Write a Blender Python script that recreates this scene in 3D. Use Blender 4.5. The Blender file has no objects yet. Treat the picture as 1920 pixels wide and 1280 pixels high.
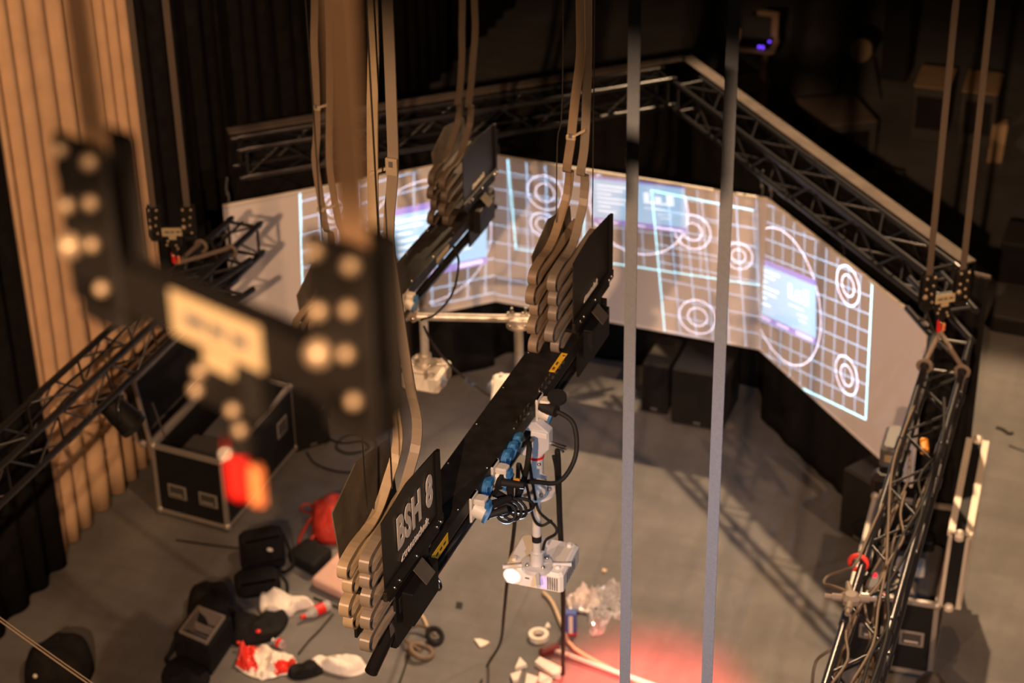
import bpy, math, random
from mathutils import Vector as V, Matrix, noise
random.seed(7)
S = bpy.context.scene
COL = S.collection
PI = math.pi

# ------------------------------------------------------------------ camera frame
FPX = 3912.0
CX, CY = 960.0, 640.0
H = 9.6
_down = V((120, -6700, FPX)).normalized()
_up = -_down
_y = V((1712, 2285, FPX)).normalized()
_y = (_y - _up * _y.dot(_up)).normalized()
rh = lambda v: V((v.x, v.y, -v.z))
_U, _Y = rh(_up), rh(_y)
_X = _Y.cross(_U)
ROT = Matrix((_X, _Y, _U))           # camera axes -> world axes
CAM = V((0, 0, H))

def ray(px, py):
    return ROT @ V(((px - CX) / FPX, -(py - CY) / FPX, -1.0))
def atz(px, py, z=0.0):
    d = ray(px, py); return CAM + d * ((z - H) / d.z)
def atd(px, py, t):
    return CAM + ray(px, py) * t
def atx(px, py, x):
    d = ray(px, py); return CAM + d * (x / d.x)
def aty(px, py, y):
    d = ray(px, py); return CAM + d * (y / d.y)
def atplane(px, py, p, nrm):
    d = ray(px, py); return CAM + d * ((p - CAM).dot(nrm) / d.dot(nrm))

cam_d = bpy.data.cameras.new('camera')
cam = bpy.data.objects.new('camera', cam_d); COL.objects.link(cam)
cam.matrix_world = Matrix.Translation(CAM) @ ROT.to_4x4()
cam_d.sensor_width = 36.0
cam_d.lens = FPX * 36.0 / 1920.0
cam_d.clip_start = 0.05; cam_d.clip_end = 200
cam_d.dof.use_dof = True
cam_d.dof.focus_distance = 8.3
cam_d.dof.aperture_fstop = (cam_d.lens / 1000.0) / 0.030
S.camera = cam
S.view_settings.view_transform = 'Standard'
S.view_settings.look = 'None'
S.view_settings.exposure = 0.0
S.view_settings.gamma = 1.0
S.view_settings.use_curve_mapping = False

# ------------------------------------------------------------------ materials
MATS = {}
def mat(name, col, rough=0.6, metal=0.0, var=0.0, vscale=6.0, bump=0.0, bscale=40.0, emit=None, estr=0.0, spec=0.5, alpha=1.0, trans=0.0):
    if name in MATS: return MATS[name]
    m = bpy.data.materials.new(name); m.use_nodes = True
    nt = m.node_tree; b = nt.nodes['Principled BSDF']
    b.inputs['Base Color'].default_value = (*col, 1)
    b.inputs['Roughness'].default_value = rough
    b.inputs['Metallic'].default_value = metal
    b.inputs['Specular IOR Level'].default_value = spec
    if trans: b.inputs['Transmission Weight'].default_value = trans
    if alpha < 1: b.inputs['Alpha'].default_value = alpha
    if emit:
        b.inputs['Emission Color'].default_value = (*emit, 1)
        b.inputs['Emission Strength'].default_value = estr
    tc = nt.nodes.new('ShaderNodeTexCoord')
    if var > 0:
        n = nt.nodes.new('ShaderNodeTexNoise'); n.inputs['Scale'].default_value = vscale
        n.inputs['Detail'].default_value = 5
        nt.links.new(tc.outputs['Object'], n.inputs['Vector'])
        r = nt.nodes.new('ShaderNodeMapRange')
        r.inputs['From Min'].default_value = .3; r.inputs['From Max'].default_value = .7
        r.inputs['To Min'].default_value = 1 - var; r.inputs['To Max'].default_value = 1 + var
        nt.links.new(n.outputs['Fac'], r.inputs['Value'])
        mx = nt.nodes.new('ShaderNodeVectorMath'); mx.operation = 'SCALE'
        mx.inputs[0].default_value = col
        nt.links.new(r.outputs['Result'], mx.inputs['Scale'])
        nt.links.new(mx.outputs['Vector'], b.inputs['Base Color'])
    if bump > 0:
        n2 = nt.nodes.new('ShaderNodeTexNoise'); n2.inputs['Scale'].default_value = bscale
        nt.links.new(tc.outputs['Object'], n2.inputs['Vector'])
        bp = nt.nodes.new('ShaderNodeBump'); bp.inputs['Strength'].default_value = bump
        bp.inputs['Distance'].default_value = 0.02
        nt.links.new(n2.outputs['Fac'], bp.inputs['Height'])
        nt.links.new(bp.outputs['Normal'], b.inputs['Normal'])
    MATS[name] = m
    return m

BLACK = mat('black_powder_coat', (.010, .009, .008), .5, var=.15, spec=.3)
BLACKM = mat('black_truss_paint', (.016, .016, .018), .28, spec=.6)
TUBEB = mat('black_tube_paint', (.014, .013, .012), .25, spec=.6)
SILVER = mat('aluminium', (.62, .60, .56), .35, 1.0)
GALV = mat('galvanised_steel', (.66, .62, .55), .42, .65, var=.15, vscale=20)
STEEL = mat('bolt_steel', (.8, .76, .70), .25, 1.0)
ALUPAINT = mat('satin_aluminium_paint', (.60, .58, .54), .4, var=.08)
MOLTON = mat('black_molton', (.010, .0095, .009), .95, var=.25, vscale=9, bump=.15, spec=.1)
MOLTOP = mat('lit_molton_hem', (.12, .10, .085), .9, var=.15, spec=.1)  # black molton again, the light on its top fold put into the colour
WHITEP = mat('white_plastic', (.80, .76, .68), .45, spec=.4)
CREAM = mat('cream_socket_plastic', (.70, .64, .52), .45)
BLUEP = mat('blue_socket_cap', (.035, .16, .34), .45)
YELLOW = mat('yellow_sticker', (.85, .50, .02), .5)
STICK = mat('cream_sticker', (.42, .34, .20), .6)
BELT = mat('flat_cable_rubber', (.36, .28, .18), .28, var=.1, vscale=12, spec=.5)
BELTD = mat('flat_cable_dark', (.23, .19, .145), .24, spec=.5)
BELTF = mat('flat_cable_far_dim', (.20, .145, .095), .45)  # darker copy of the belt rubber, weaker light there put into colour
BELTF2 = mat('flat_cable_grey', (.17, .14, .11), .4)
BELTF3 = mat('flat_cable_shaded', (.075, .055, .038), .45)  # darkest belt copy, shade at the second batten's far basket put into colour
STRAP = mat('blue_grey_webbing', (.23, .26, .31), .8, var=.05, vscale=60, bump=.3, bscale=300)
STRAPB = mat('webbing_dim', (.085, .064, .047), .85, var=.08, vscale=50)  # darkened webbing copy, dim light on the far straps put into colour
RED = mat('red_plastic', (.65, .02, .015), .35)
CABLE = mat('black_cable_rubber', (.012, .011, .010), .68, spec=.3)
CABLEB = mat('brown_cable', (.13, .09, .055), .55)
CASEP = mat('black_case_laminate', (.010, .010, .010), .5, spec=.3)
CASEIN = mat('case_lining', (.045, .042, .038), .9)
ALU = mat('case_edge_aluminium', (.42, .38, .33), .42, .55)
FABRICB = mat('black_bag_fabric', (.010, .009, .0085), .85, var=.3, vscale=15, bump=.4, bscale=60, spec=.2)
WHITECL = mat('white_cloth', (.78, .70, .60), .9, bump=.4, bscale=30)
PAPER = mat('white_paper', (.80, .72, .60), .8)
REDF = mat('red_nylon', (.52, .035, .018), .6, bump=.5, bscale=30)
PINK = mat('pale_pink_fabric', (.60, .36, .28), .85, bump=.3, bscale=25)
SKIN = mat('skin', (.55, .32, .21), .55)
HAIR = mat('dark_hair', (.018, .012, .008), .55)
WOODST = mat('pale_wood', (.62, .46, .30), .6)
CLEARP = mat('crinkled_clear_plastic', (.75, .72, .70), .15, var=.2, vscale=30, trans=.55, spec=.8)
GREYD = mat('grey_device', (.10, .10, .105), .5)
DARKBOX = mat('dark_stage_paint', (.020, .017, .014), .6, var=.2)
TANBOARD = mat('tan_board', (.16, .115, .07), .7)
ORANGE = mat('orange_label', (.85, .33, .02), .5)

# ------------------------------------------------------------------ mesh builder
def frame(d):
    d = d.normalized()
    a = V((0, 0, 1)) if abs(d.z) < .95 else V((1, 0, 0))
    u = d.cross(a).normalized(); return u, d.cross(u).normalized()

class MB:
    def __init__(s): s.v = []; s.f = []; s.sm = []
    def add(s, vs, fs, smooth=False):
        o = len(s.v); s.v += [V(p) for p in vs]
        for f in fs: s.f.append([i + o for i in f]); s.sm.append(smooth)
        return s
    def obb(s, c, ax, ay, az):          # centre and half-axis vectors
        c = V(c); vs = []
        for i in (-1, 1):
            for j in (-1, 1):
                for k in (-1, 1): vs.append(c + ax * i + ay * j + az * k)
        return s.add(vs, [(0, 1, 3, 2), (4, 6, 7, 5), (0, 4, 5, 1), (2, 3, 7, 6), (0, 2, 6, 4), (1, 5, 7, 3)])
    def box(s, x0, x1, y0, y1, z0, z1):
        return s.obb(((x0 + x1) / 2, (y0 + y1) / 2, (z0 + z1) / 2), V(((x1 - x0) / 2, 0, 0)), V((0, (y1 - y0) / 2, 0)), V((0, 0, (z1 - z0) / 2)))
    def rbox(s, c, size, yaw=0.0, bev=.01, pitch=0.0, roll=0.0):   # bevelled box (chamfered edges all round)
        R = Matrix.Rotation(yaw, 3, 'Z') @ Matrix.Rotation(pitch, 3, 'X') @ Matrix.Rotation(roll, 3, 'Y')
        hx, hy, hz = size[0] / 2, size[1] / 2, size[2] / 2; b = min(bev, hx * .9, hy * .9, hz * .9)
        def ring(ix, iy, z): 
            o = []
            for (sx, sy) in ((1, 1), (-1, 1), (-1, -1), (1, -1)):
                p = [(sx * ix, sy * (iy - b)), (sx * (ix - b), sy * iy)]
                if sx * sy < 0: p.reverse()
                o += [(x, y, z) for x, y in p]
            return o
        rings = [ring(hx - b, hy - b, -hz), ring(hx, hy, -hz + b), ring(hx, hy, hz - b), ring(hx - b, hy - b, hz)]
        vs = [V(c) + R @ V(p) for r in rings for p in r]; fs = []
        n = 8
        for k in range(3):
            for i in range(n): fs.append((k * n + i, k * n + (i + 1) % n, (k + 1) * n + (i + 1) % n, (k + 1) * n + i))
        fs.append(tuple(range(n - 1, -1, -1))); fs.append(tuple(3 * n + i for i in range(n)))
        return s.add(vs, fs)
    def tube(s, p0, p1, r, n=12, r1=None, hollow=False):
        p0, p1 = V(p0), V(p1); r1 = r if r1 is None else r1
        u, w = frame(p1 - p0); vs = []
        for p, q in ((p0, r), (p1, r1)):
            for i in range(n): a = 2 * PI * i / n; vs.append(p + u * math.cos(a) * q + w * math.sin(a) * q)
        fs = [(i, (i + 1) % n, n + (i + 1) % n, n + i) for i in range(n)]
        s.add(vs, fs, True)
        if hollow:
            k = .8; d = (p1 - p0).normalized() * min(.12, (p1 - p0).length * .5)
            vs = []
            for p, q in ((p1, r1), (p1, r1 * k), (p1 - d, r1 * k)):
                for i in range(n): a = 2 * PI * i / n; vs.append(p + u * math.cos(a) * q + w * math.sin(a) * q)
            fs = [(j * n + i, j * n + (i + 1) % n, (j + 1) * n + (i + 1) % n, (j + 1) * n + i) for j in (0, 1) for i in range(n)]
            fs.append(tuple(2 * n + i for i in range(n))); s.add(vs, fs)
            s.add([p0 + u * math.cos(2 * PI * i / n) * r + w * math.sin(2 * PI * i / n) * r for i in range(n)], [tuple(range(n - 1, -1, -1))])
        else:
            s.add([p0 + u * math.cos(2 * PI * i / n) * r + w * math.sin(2 * PI * i / n) * r for i in range(n)], [tuple(range(n - 1, -1, -1))])
            s.add([p1 + u * math.cos(2 * PI * i / n) * r1 + w * math.sin(2 * PI * i / n) * r1 for i in range(n)], [tuple(range(n))])
        return s
    def path(s, pts, r, n=8, closed=False):
        pts = [V(p) for p in pts]; m = len(pts); vs = []; u = None
        for i, p in enumerate(pts):
            if closed: d = pts[(i + 1) % m] - pts[i - 1]
            else: d = pts[min(i + 1, m - 1)] - pts[max(i - 1, 0)]
            d.normalize()
            if u is None: u, _ = frame(d)
            u = (u - d * u.dot(d)).normalized(); w = d.cross(u)
            for k in range(n): a = 2 * PI * k / n; vs.append(p + (u * math.cos(a) + w * math.sin(a)) * r)
        fs = []
        for i in range(m if closed else m - 1):
            j = (i + 1) % m
            for k in range(n): fs.append((i * n + k, i * n + (k + 1) % n, j * n + (k + 1) % n, j * n + k))
        s.add(vs, fs, True)
        if not closed:
            o = len(s.v) - m * n
            s.f.append([o + k for k in range(n - 1, -1, -1)]); s.sm.append(False)
            s.f.append([o + (m - 1) * n + k for k in range(n)]); s.sm.append(False)
        return s
    def ribbon(s, pts, wdir, w, t):       # strap: wdir = direction of its width
        pts = [V(p) for p in pts]; m = len(pts); vs = []
        for i, p in enumerate(pts):
            d = (pts[min(i + 1, m - 1)] - pts[max(i - 1, 0)]).normalized()
            wd = V(wdir[i] if isinstance(wdir, list) else wdir); wd = (wd - d * wd.dot(d)).normalized()
            nn = d.cross(wd)
            for a, b in ((-1, -1), (1, -1), (1, 1), (-1, 1)): vs.append(p + wd * (a * w / 2) + nn * (b * t / 2))
        fs = []
        for i in range(m - 1):
            for k in range(4): fs.append((i * 4 + k, i * 4 + (k + 1) % 4, i * 4 + 4 + (k + 1) % 4, i * 4 + 4 + k))
        fs.append((3, 2, 1, 0)); fs.append(tuple((m - 1) * 4 + k for k in range(4)))
        return s.add(vs, fs)
    def prism(s, poly, ext):
        poly = [V(p) for p in poly]; n = len(poly); e = V(ext)
        vs = poly + [p + e for p in poly]
        fs = [(i, (i + 1) % n, n + (i + 1) % n, n + i) for i in range(n)] + [tuple(range(n - 1, -1, -1)), tuple(range(n, 2 * n))]
        return s.add(vs, fs)
    def disc(s, c, nrm, r, t, n=24):
        nrm = V(nrm).normalized(); return s.tube(V(c) - nrm * t / 2, V(c) + nrm * t / 2, r, n)
    def torus(s, c, nrm, R, r, n=24, k=8):
        u, w = frame(V(nrm)); return s.path([V(c) + u * math.cos(2 * PI * i / n) * R + w * math.sin(2 * PI * i / n) * R for i in range(n)], r, k, True)
    def ball(s, c, r, n=12, m=8, sc=(1, 1, 1), jit=0.0, seed=0.0):
        vs = []; c = V(c)
        for i in range(m + 1):
            th = PI * i / m
            for j in range(n):
                ph = 2 * PI * j / n
                d = V((math.sin(th) * math.cos(ph), math.sin(th) * math.sin(ph), math.cos(th)))
                k = 1 + jit * noise.noise(d * 2.2 + V((seed, seed * .7, 0)))
                vs.append(c + V((d.x * sc[0], d.y * sc[1], d.z * sc[2])) * r * k)
        fs = [(i * n + j, (i + 1) * n + j, (i + 1) * n + (j + 1) % n, i * n + (j + 1) % n) for i in range(m) for j in range(n)]
        return s.add(vs, fs, True)
    def grid(s, P, smooth=True):
        r, c = len(P), len(P[0])
        return s.add([p for row in P for p in row], [(i * c + j, i * c + j + 1, (i + 1) * c + j + 1, (i + 1) * c + j) for i in range(r - 1) for j in range(c - 1)], smooth)
    def pillow(s, outline, h, base=0.0, rings=6, jit=0.0, seed=0.0, flat=.55, sub=6):
        # soft lying shape: outline on the floor, domed up to height h
        pts = []
        o = [V(p) for p in outline]; m = len(o)
        for i in range(m):                # Catmull-Rom rounding
            p0, p1, p2, p3 = o[i - 1], o[i], o[(i + 1) % m], o[(i + 2) % m]
            for k in range(sub):
                t = k / sub
                pts.append(.5 * ((2 * p1) + (p2 - p0) * t + (2 * p0 - 5 * p1 + 4 * p2 - p3) * t * t + (3 * p1 - p0 - 3 * p2 + p3) * t ** 3))
        c = sum(pts, V((0, 0, 0))) / len(pts); n = len(pts); vs = []
        for r in range(rings + 1):
            a = r / rings
            sc = math.cos(a * PI / 2) ** flat if r < rings else 0.02
            zz = h * math.sin(a * PI / 2) ** .8
            for p in pts:
                q = c + (p - c) * sc
                k = jit * noise.noise(V((q.x * 9 + seed, q.y * 9, a * 2))) * (0.25 + a)
                vs.append(V((q.x, q.y, base + max(.001 if r else 0, zz + (h * k if r else 0)))))
        fs = [(i * n + j, i * n + (j + 1) % n, (i + 1) * n + (j + 1) % n, (i + 1) * n + j) for i in range(rings) for j in range(n)]
        fs.append(tuple(rings * n + j for j in range(n))); fs.append(tuple(range(n - 1, -1, -1)))
        return s.add(vs, fs, True)
    def crumple(s, outline, h, seed=0.0, n=14, freq=7.0, base=0.003):
        # creased sheet over the outline's box, faceted folds
        xs = [p.x for p in outline]; ys = [p.y for p in outline]
        c = sum((V(p) for p in outline), V((0, 0, 0))) / len(outline); m = len(outline); P = []
        rings = n; k = max(24, m * 4)
        bd = []
        for i in range(k):
            t = i / k * m; a = int(t) % m; bd.append(V(outline[a]).lerp(V(outline[(a + 1) % m]), t - int(t)))
        for r in range(rings + 1):
            row = []
            for i in range(k + 1):
                p = c.lerp(bd[i % k], 1 - r / rings * .985)
                q = V((p.x * freq + seed, p.y * freq, seed))
                a = abs(noise.noise(q)) * 1.2 + abs(noise.noise(q * 2.3)) * .7
                e = min(1, r / rings * 3.0)
                row.append(V((p.x + .012 * noise.noise(q * 3), p.y + .012 * noise.noise(q * 3 + V((5, 5, 5))), base + h * a * (.15 + .85 * e))))
            P.append(row)
        return s.grid(P, False)
    def build(s, name, m, parent=None, smooth=None, bevel=0.0, solid=0.0):
        me = bpy.data.meshes.new(name)
        if parent is not None:
            w = parent.get('_o', None); org = V(w) if w is not None else V((0, 0, 0))
        else:
            lo = [min(p[i] for p in s.v) for i in range(3)]; hi = [max(p[i] for p in s.v) for i in range(3)]
            org = V(((lo[0] + hi[0]) / 2, (lo[1] + hi[1]) / 2, lo[2]))
        me.from_pydata([p - org for p in s.v], [], s.f)
        me.polygons.foreach_set('use_smooth', [smooth if smooth is not None else b for b in s.sm])
        me.materials.append(m); me.update()
        o = bpy.data.objects.new(name, me); COL.objects.link(o)
        if parent is not None: o.parent = parent
        else: o.location = org
        ORG[o.name] = org
        o['_o'] = tuple(org)
        if bevel:
            b = o.modifiers.new('bevel', 'BEVEL'); b.width = bevel; b.segments = 2; b.limit_method = 'ANGLE'
        if solid:
            b = o.modifiers.new('thickness', 'SOLIDIFY'); b.thickness = solid; b.offset = 0
        return o
ORG = {}

def tag(o, label=None, cat=None, group=None, kind=None):
    if label: o['label'] = label
    if cat: o['category'] = cat
    if group: o['group'] = group
    if kind: o['kind'] = kind
    return o
def thing(name, loc, label, cat, group=None):
    o = bpy.data.objects.new(name, None); COL.objects.link(o)
    o.location = V(loc); o.empty_display_size = .1; o['_o'] = tuple(V(loc))
    return tag(o, label, cat, group)
def box(*a): return MB().box(*a)

def text_mesh(txt, size, M, name, m, parent, ext=.002, sx=1.0, off=0.0):
    cu = bpy.data.curves.new(name, 'FONT'); cu.body = txt; cu.size = size; cu.extrude = ext; cu.offset = off
    cu.align_x = 'CENTER'; cu.align_y = 'CENTER'; cu.resolution_u = 3; cu.space_character = 1.12 if len(txt) < 8 else 1.0
    t = bpy.data.objects.new(name + '_src', cu); COL.objects.link(t)
    bpy.context.view_layer.update()
    dg = bpy.context.evaluated_depsgraph_get()
    me = bpy.data.meshes.new_from_object(t.evaluated_get(dg))
    bpy.data.objects.remove(t)
    org = V(parent['_o'])
    me.transform(Matrix.Diagonal((sx, 1, 1, 1))); me.transform(M); me.transform(Matrix.Translation(-org))
    me.materials.clear(); me.materials.append(m); me.name = name
    o = bpy.data.objects.new(name, me); COL.objects.link(o); o.parent = parent; o['_o'] = tuple(org)
    return o

def smoothpts(pts, sub=8):
    o = [V(p) for p in pts]; m = len(o); out = []
    for i in range(m - 1):
        p0 = o[max(i - 1, 0)]; p1 = o[i]; p2 = o[i + 1]; p3 = o[min(i + 2, m - 1)]
        for k in range(sub):
            t = k / sub
            out.append(.5 * ((2 * p1) + (p2 - p0) * t + (2 * p0 - 5 * p1 + 4 * p2 - p3) * t * t + (3 * p1 - p0 - 3 * p2 + p3) * t ** 3))
    out.append(o[-1]); return out

# ================================================================== SETTING
def floor_material():
    m = bpy.data.materials.new('stage_floor'); m.use_nodes = True
    nt = m.node_tree; L = nt.links; b = nt.nodes['Principled BSDF']
    tc = nt.nodes.new('ShaderNodeTexCoord')
    def noi(sc, det, stretch=None):
        n = nt.nodes.new('ShaderNodeTexNoise'); n.inputs['Scale'].default_value = sc; n.inputs['Detail'].default_value = det
        n.inputs['Roughness'].default_value = .65
        if stretch:
            mp = nt.nodes.new('ShaderNodeMapping'); mp.inputs['Scale'].default_value = stretch[0]; mp.inputs['Rotation'].default_value = (0, 0, stretch[1])
            L.new(tc.outputs['Object'], mp.inputs['Vector']); L.new(mp.outputs['Vector'], n.inputs['Vector'])
        else: L.new(tc.outputs['Object'], n.inputs['Vector'])
        return n.outputs['Fac']
    a = noi(.9, 6); s1 = noi(2.5, 6, ((1, .22, 1), .6)); s2 = noi(3.0, 8, ((.2, 1.4, 1), .3))
    def mr(x, lo, hi, a0, a1):
        r = nt.nodes.new('ShaderNodeMapRange')
        for k, v in zip(('From Min', 'From Max', 'To Min', 'To Max'), (lo, hi, a0, a1)): r.inputs[k].default_value = v
        L.new(x, r.inputs['Value']); return r.outputs['Result']
    def mul(x, y):
        q = nt.nodes.new('ShaderNodeMath'); q.operation = 'MULTIPLY'; L.new(x, q.inputs[0]); L.new(y, q.inputs[1]); return q.outputs[0]
    f = mul(mul(mr(a, .3, .7, .78, 1.2), mr(s1, .35, .7, .88, 1.16)), mr(s2, .35, .7, .90, 1.14))
    v = nt.nodes.new('ShaderNodeVectorMath'); v.operation = 'SCALE'; v.inputs[0].default_value = FLOORC
    L.new(f, v.inputs['Scale']); L.new(v.outputs['Vector'], b.inputs['Base Color'])
    b.inputs['Roughness'].default_value = .55; b.inputs['Specular IOR Level'].default_value = .25
    return m
FLOORC = (.136, .130, .121)
fl = box(-16, 9, -7, 30, -.12, 0).build('floor', floor_material()); tag(fl, kind='structure')
WALLB = mat('black_stage_wall', (.012, .011, .010), .9, var=.2, vscale=3)
tag(box(-16, 9, 30, 30.2, 0, 13).build('wall_back', WALLB), kind='structure')
tag(box(-16.2, -16, -7, 30.2, 0, 13).build('wall_left', WALLB), kind='structure')
tag(box(9, 9.2, -7, 30.2, 0, 13).build('wall_right', WALLB), kind='structure')

# ---- curtains (cloth hanging in folds)
def curtain(name, x0, y0, x1, y1, z0, z1, amp, lam, m, seed=0.0, rows=8, n=None, flare=0.0):
    d = V((x1 - x0, y1 - y0, 0)); Ln = d.length; d.normalize(); nr = V((-d.y, d.x, 0))
    n = n or int(Ln / lam * 14); P = []
    for r in range(rows + 1):
        t = r / rows; z = z0 + (z1 - z0) * t; row = []
        for i in range(n + 1):
            s = Ln * i / n
            w = s + .07 * math.sin(s * 3.1 + seed) + .05 * noise.noise(V((s * 2, t * 1.5, seed)))
            k = math.sin(2 * PI * w / lam + seed); k = math.copysign(abs(k) ** .75, k)
            a = amp * (.65 + .55 * noise.noise(V((s * 1.7, t * .7, seed + 3)))) * (1.0 - .25 * t)
            q = V((x0, y0, z)) + d * s + nr * (a * k + flare * (1 - t) ** 3 + .03 * noise.noise(V((s * .9, t, seed + 9))))
            row.append(q)
        P.append(row)
    return MB().grid(P, True).build(name, m, solid=.006)
BEIGE = mat('beige_stage_velour', (.63, .42, .25), .9, var=.10, vscale=4, bump=.05, bscale=120, spec=.15)
tag(curtain('stage_curtain', -8.10, 11.05, -8.10, 12.95, .02, 9.0, .055, .19, BEIGE, 1.2, 30), 'tall beige stage curtain hanging in folds at the left of the stage', 'curtain')
tag(curtain('masking_curtain', -7.98, 6.0, -8.02, 10.98, 0.01, 9.0, .06, .33, MOLTON, 4.0, 12), 'black masking curtain at the left picture edge, nearer than the beige curtain', 'curtain')
tag(curtain('masking_curtain', -8.16, 13.06, -8.3, 17.6, 0.01, 9.0, .07, .28, MOLTON, 2.0, 12), 'black pleated masking curtain just beyond the beige curtain', 'curtain')
tag(curtain('masking_curtain', -8.9, 17.9, -8.9, 23.5, 0.01, 9.0, .07, .35, MOLTON, 5.0, 8), 'far black masking curtain behind the left end of the roof-shaped truss', 'curtain')
tag(curtain('backdrop', -9.5, 26.5, 8.5, 26.5, 0.01, 10.0, .06, .5, MOLTON, 3.0, 6), 'black backdrop curtain across the dark back of the stage', 'curtain')

# ================================================================== SCREENS
ZB, ZT = .70, 2.09
PA0, PAB, PBC, PC1 = V((-7.618, 13.237, 0)), V((-5.905, 14.832, 0)), V((-3.515, 14.778, 0)), V((-1.915, 13.18, 0))
SCREENM = mat('white_projection_vinyl', (.80, .755, .72), .85, spec=.15)
HEMM = mat('white_screen_hem', (.82, .78, .70), .6)
def screen(a, b, label):
    d = (b - a).normalized(); n = V((d.y, -d.x, 0)); zz = V((0, 0, 1))
    t = thing('projection_screen', (a + b) / 2 + zz * ZB, label, 'screen', 'projection screens hung under the truss')
    MB().obb((a + b) / 2 + zz * (ZB + ZT) / 2 - n * .006, d * ((b - a).length / 2), n * .004, zz * ((ZT - ZB) / 2)).build('screen_sheet', SCREENM, t)
    MB().tube(a + zz * (ZT + .006), b + zz * (ZT + .006), .016, 10).build('top_hem', HEMM, t)
    MB().tube(a + zz * (ZB), b + zz * (ZB), .011, 8).build('bottom_hem', SCREENM, t)
    for k in ((.02, .5, .98)):
        p = a.lerp(b, k) + zz * (ZT + .01)
        mb = MB().path(smoothpts([p, p + V((.01, 0, .07)), p + V((-.012, .01, .14)), p + V((0, .02, .235))], 4), .008, 6)
        mb.ball(p + V((0, 0, .10)), .016, 8, 6)
        mb.build('screen_tie', CABLE if k == .5 else GREYD, t)
    return d, n
GA = screen(PA0, PAB, 'left projection screen with a straight test grid and blue-white menu, half behind the far batten')
GB = screen(PAB, PBC, 'middle projection screen with two overlapping test grids and a blue-white menu along its top')
GC = screen(PBC, PC1, 'right projection screen with a tilted test grid, large circle and blue-white menu box')
def skirt(a, b, back, label, seed):
    d = (b - a).normalized(); n = V((d.y, -d.x, 0))
    a2, b2 = a - n * back, b - n * back
    tag(curtain('drape_skirt', a2.x, a2.y, b2.x, b2.y, .005, ZB + .10, .012, .30, MOLTON, seed, 6), label, 'curtain', 'black skirts under the screens')
skirt(PA0, PAB, .05, 'black cloth skirt on the floor under the left projection screen', 1)
skirt(PAB + V((.05, .5, 0)), PBC + V((-.05, .5, 0)), 0.0, 'black cloth skirt behind the two black speakers under the middle screen', 2)
skirt(PBC, PC1, .05, 'black cloth skirt on the floor under the right projection screen', 3)

# ================================================================== TRUSSES
def truss(label, p0, p1, side, up=V((0, 0, 1)), w=.24, r=.0235, pitch=.30, joints=(0.5,)):
    p0, p1 = V(p0), V(p1); side = V(side).normalized(); d = (p1 - p0); Ln = d.length; d.normalize()
    t = thing('lighting_truss', (p0 + p1) / 2, label, 'truss', 'black box trusses')
    off = [V((0, 0, 0)), side * w, side * w - up * w, -up * w]
    for o in off: MB().tube(p0 + o, p1 + o, r, 12).build('chord', BLACKM, t)
    n = max(2, int(round(Ln / pitch)))
    for f in range(4):
        a, b = off[f], off[(f + 1) % 4]
        for i in range(n):
            s0, s1 = Ln * i / n, Ln * (i + 1) / n
            q0, q1 = (a, b) if i % 2 == 0 else (b, a)
            MB().tube(p0 + d * s0 + q0, p0 + d * s1 + q1, .0085, 6).build('brace', BLACKM, t)
    for s in (0.02, Ln - .02):
        for f in range(4):
            MB().tube(p0 + d * s + off[f], p0 + d * s + off[(f + 1) % 4], .0125, 8).build('end_bar', BLACKM, t)
    for j in joints:
        for o in off:
            c = p0 + d * (Ln * j) + o
            mb = MB().tube(c - d * .06, c + d * .06, r * 1.28, 12); mb.tube(c + d * .03 - up * r * 1.2, c + d * .03 + up * r * 1.75, .006, 6)
            mb.build('coupler', BLACKM, t)
    for s in (p0, p1):
        for o in off:
            k = -1 if s is p0 else 1
            MB().tube(s + o, s + o + d * k * .05, r * 1.15, 12, r * .8).build('end_fitting', BLACKM, t)
    return t
ZU = 2.60
apex_f = V((-4.62, 15.72, ZU))
aL = V((-7.42, 13.30, ZU)); aR = V((-1.93, 13.03, ZU))
dA = (apex_f - aL).normalized(); nA = V((-dA.y, dA.x, 0))
dC = (aR - apex_f).normalized(); nC = V((-dC.y, dC.x, 0))
truss('black box truss over the left screen, running up to the far corner', aL, apex_f, nA, joints=(.02, .52))
truss('black box truss over the right screen, running down to the right hoist', apex_f + dC * .12, aR, nC, joints=(.48,))
LT0, LT1 = V((-7.0, 7.6, ZU)), V((-6.95, 12.15, ZU))
truss('black box truss on the left crossing in front of the beige curtain', LT0, LT1, (1, 0, 0), joints=(.42, .9))
RT0, RT1 = V((-1.52, 7.3, ZU)), V((-1.715, 12.15, ZU))
dR = (RT1 - RT0).normalized()
truss('cable-covered black box truss down the right side above the open case', RT0, RT1, V((dR.y, -dR.x, 0)), joints=(.35, .72, .93))
# short corner pieces at the truss ends
def corner(label, c, yaw):
    t = thing('truss_corner', c, label, 'truss', None)
    R = Matrix.Rotation(yaw, 3, 'Z')
    for a in (0, .24):
        for b in (0, -.24):
            MB().tube(c + R @ V((a, -.26, b)), c + R @ V((a, .30, b)), .0235, 12, hollow=True).build('chord', BLACKM, t)
    for (p, q) in (((0, -.2, 0), (.24, .2, 0)), ((.24, -.2, 0), (0, .2, 0)), ((0, .2, 0), (0, -.2, -.24)), ((.24, -.2, 0), (.24, .2, -.24)), ((0, -.2, -.24), (.24, .2, -.24)), ((0, .22, 0), (.24, .22, 0)), ((0, -.2, 0), (.24, -.2, 0))):
        MB().tube(c + R @ V(p), c + R @ V(q), .0115, 8).build('brace', BLACKM, t)
corner('short black truss corner piece with open tube ends beside the left edge of the screen', atz(372, 505, ZU - .06), -.18)
corner('short black truss corner piece with bare rungs at the right end of the right screen', V((-1.86, 12.72, ZU - .03)), .62)

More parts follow.
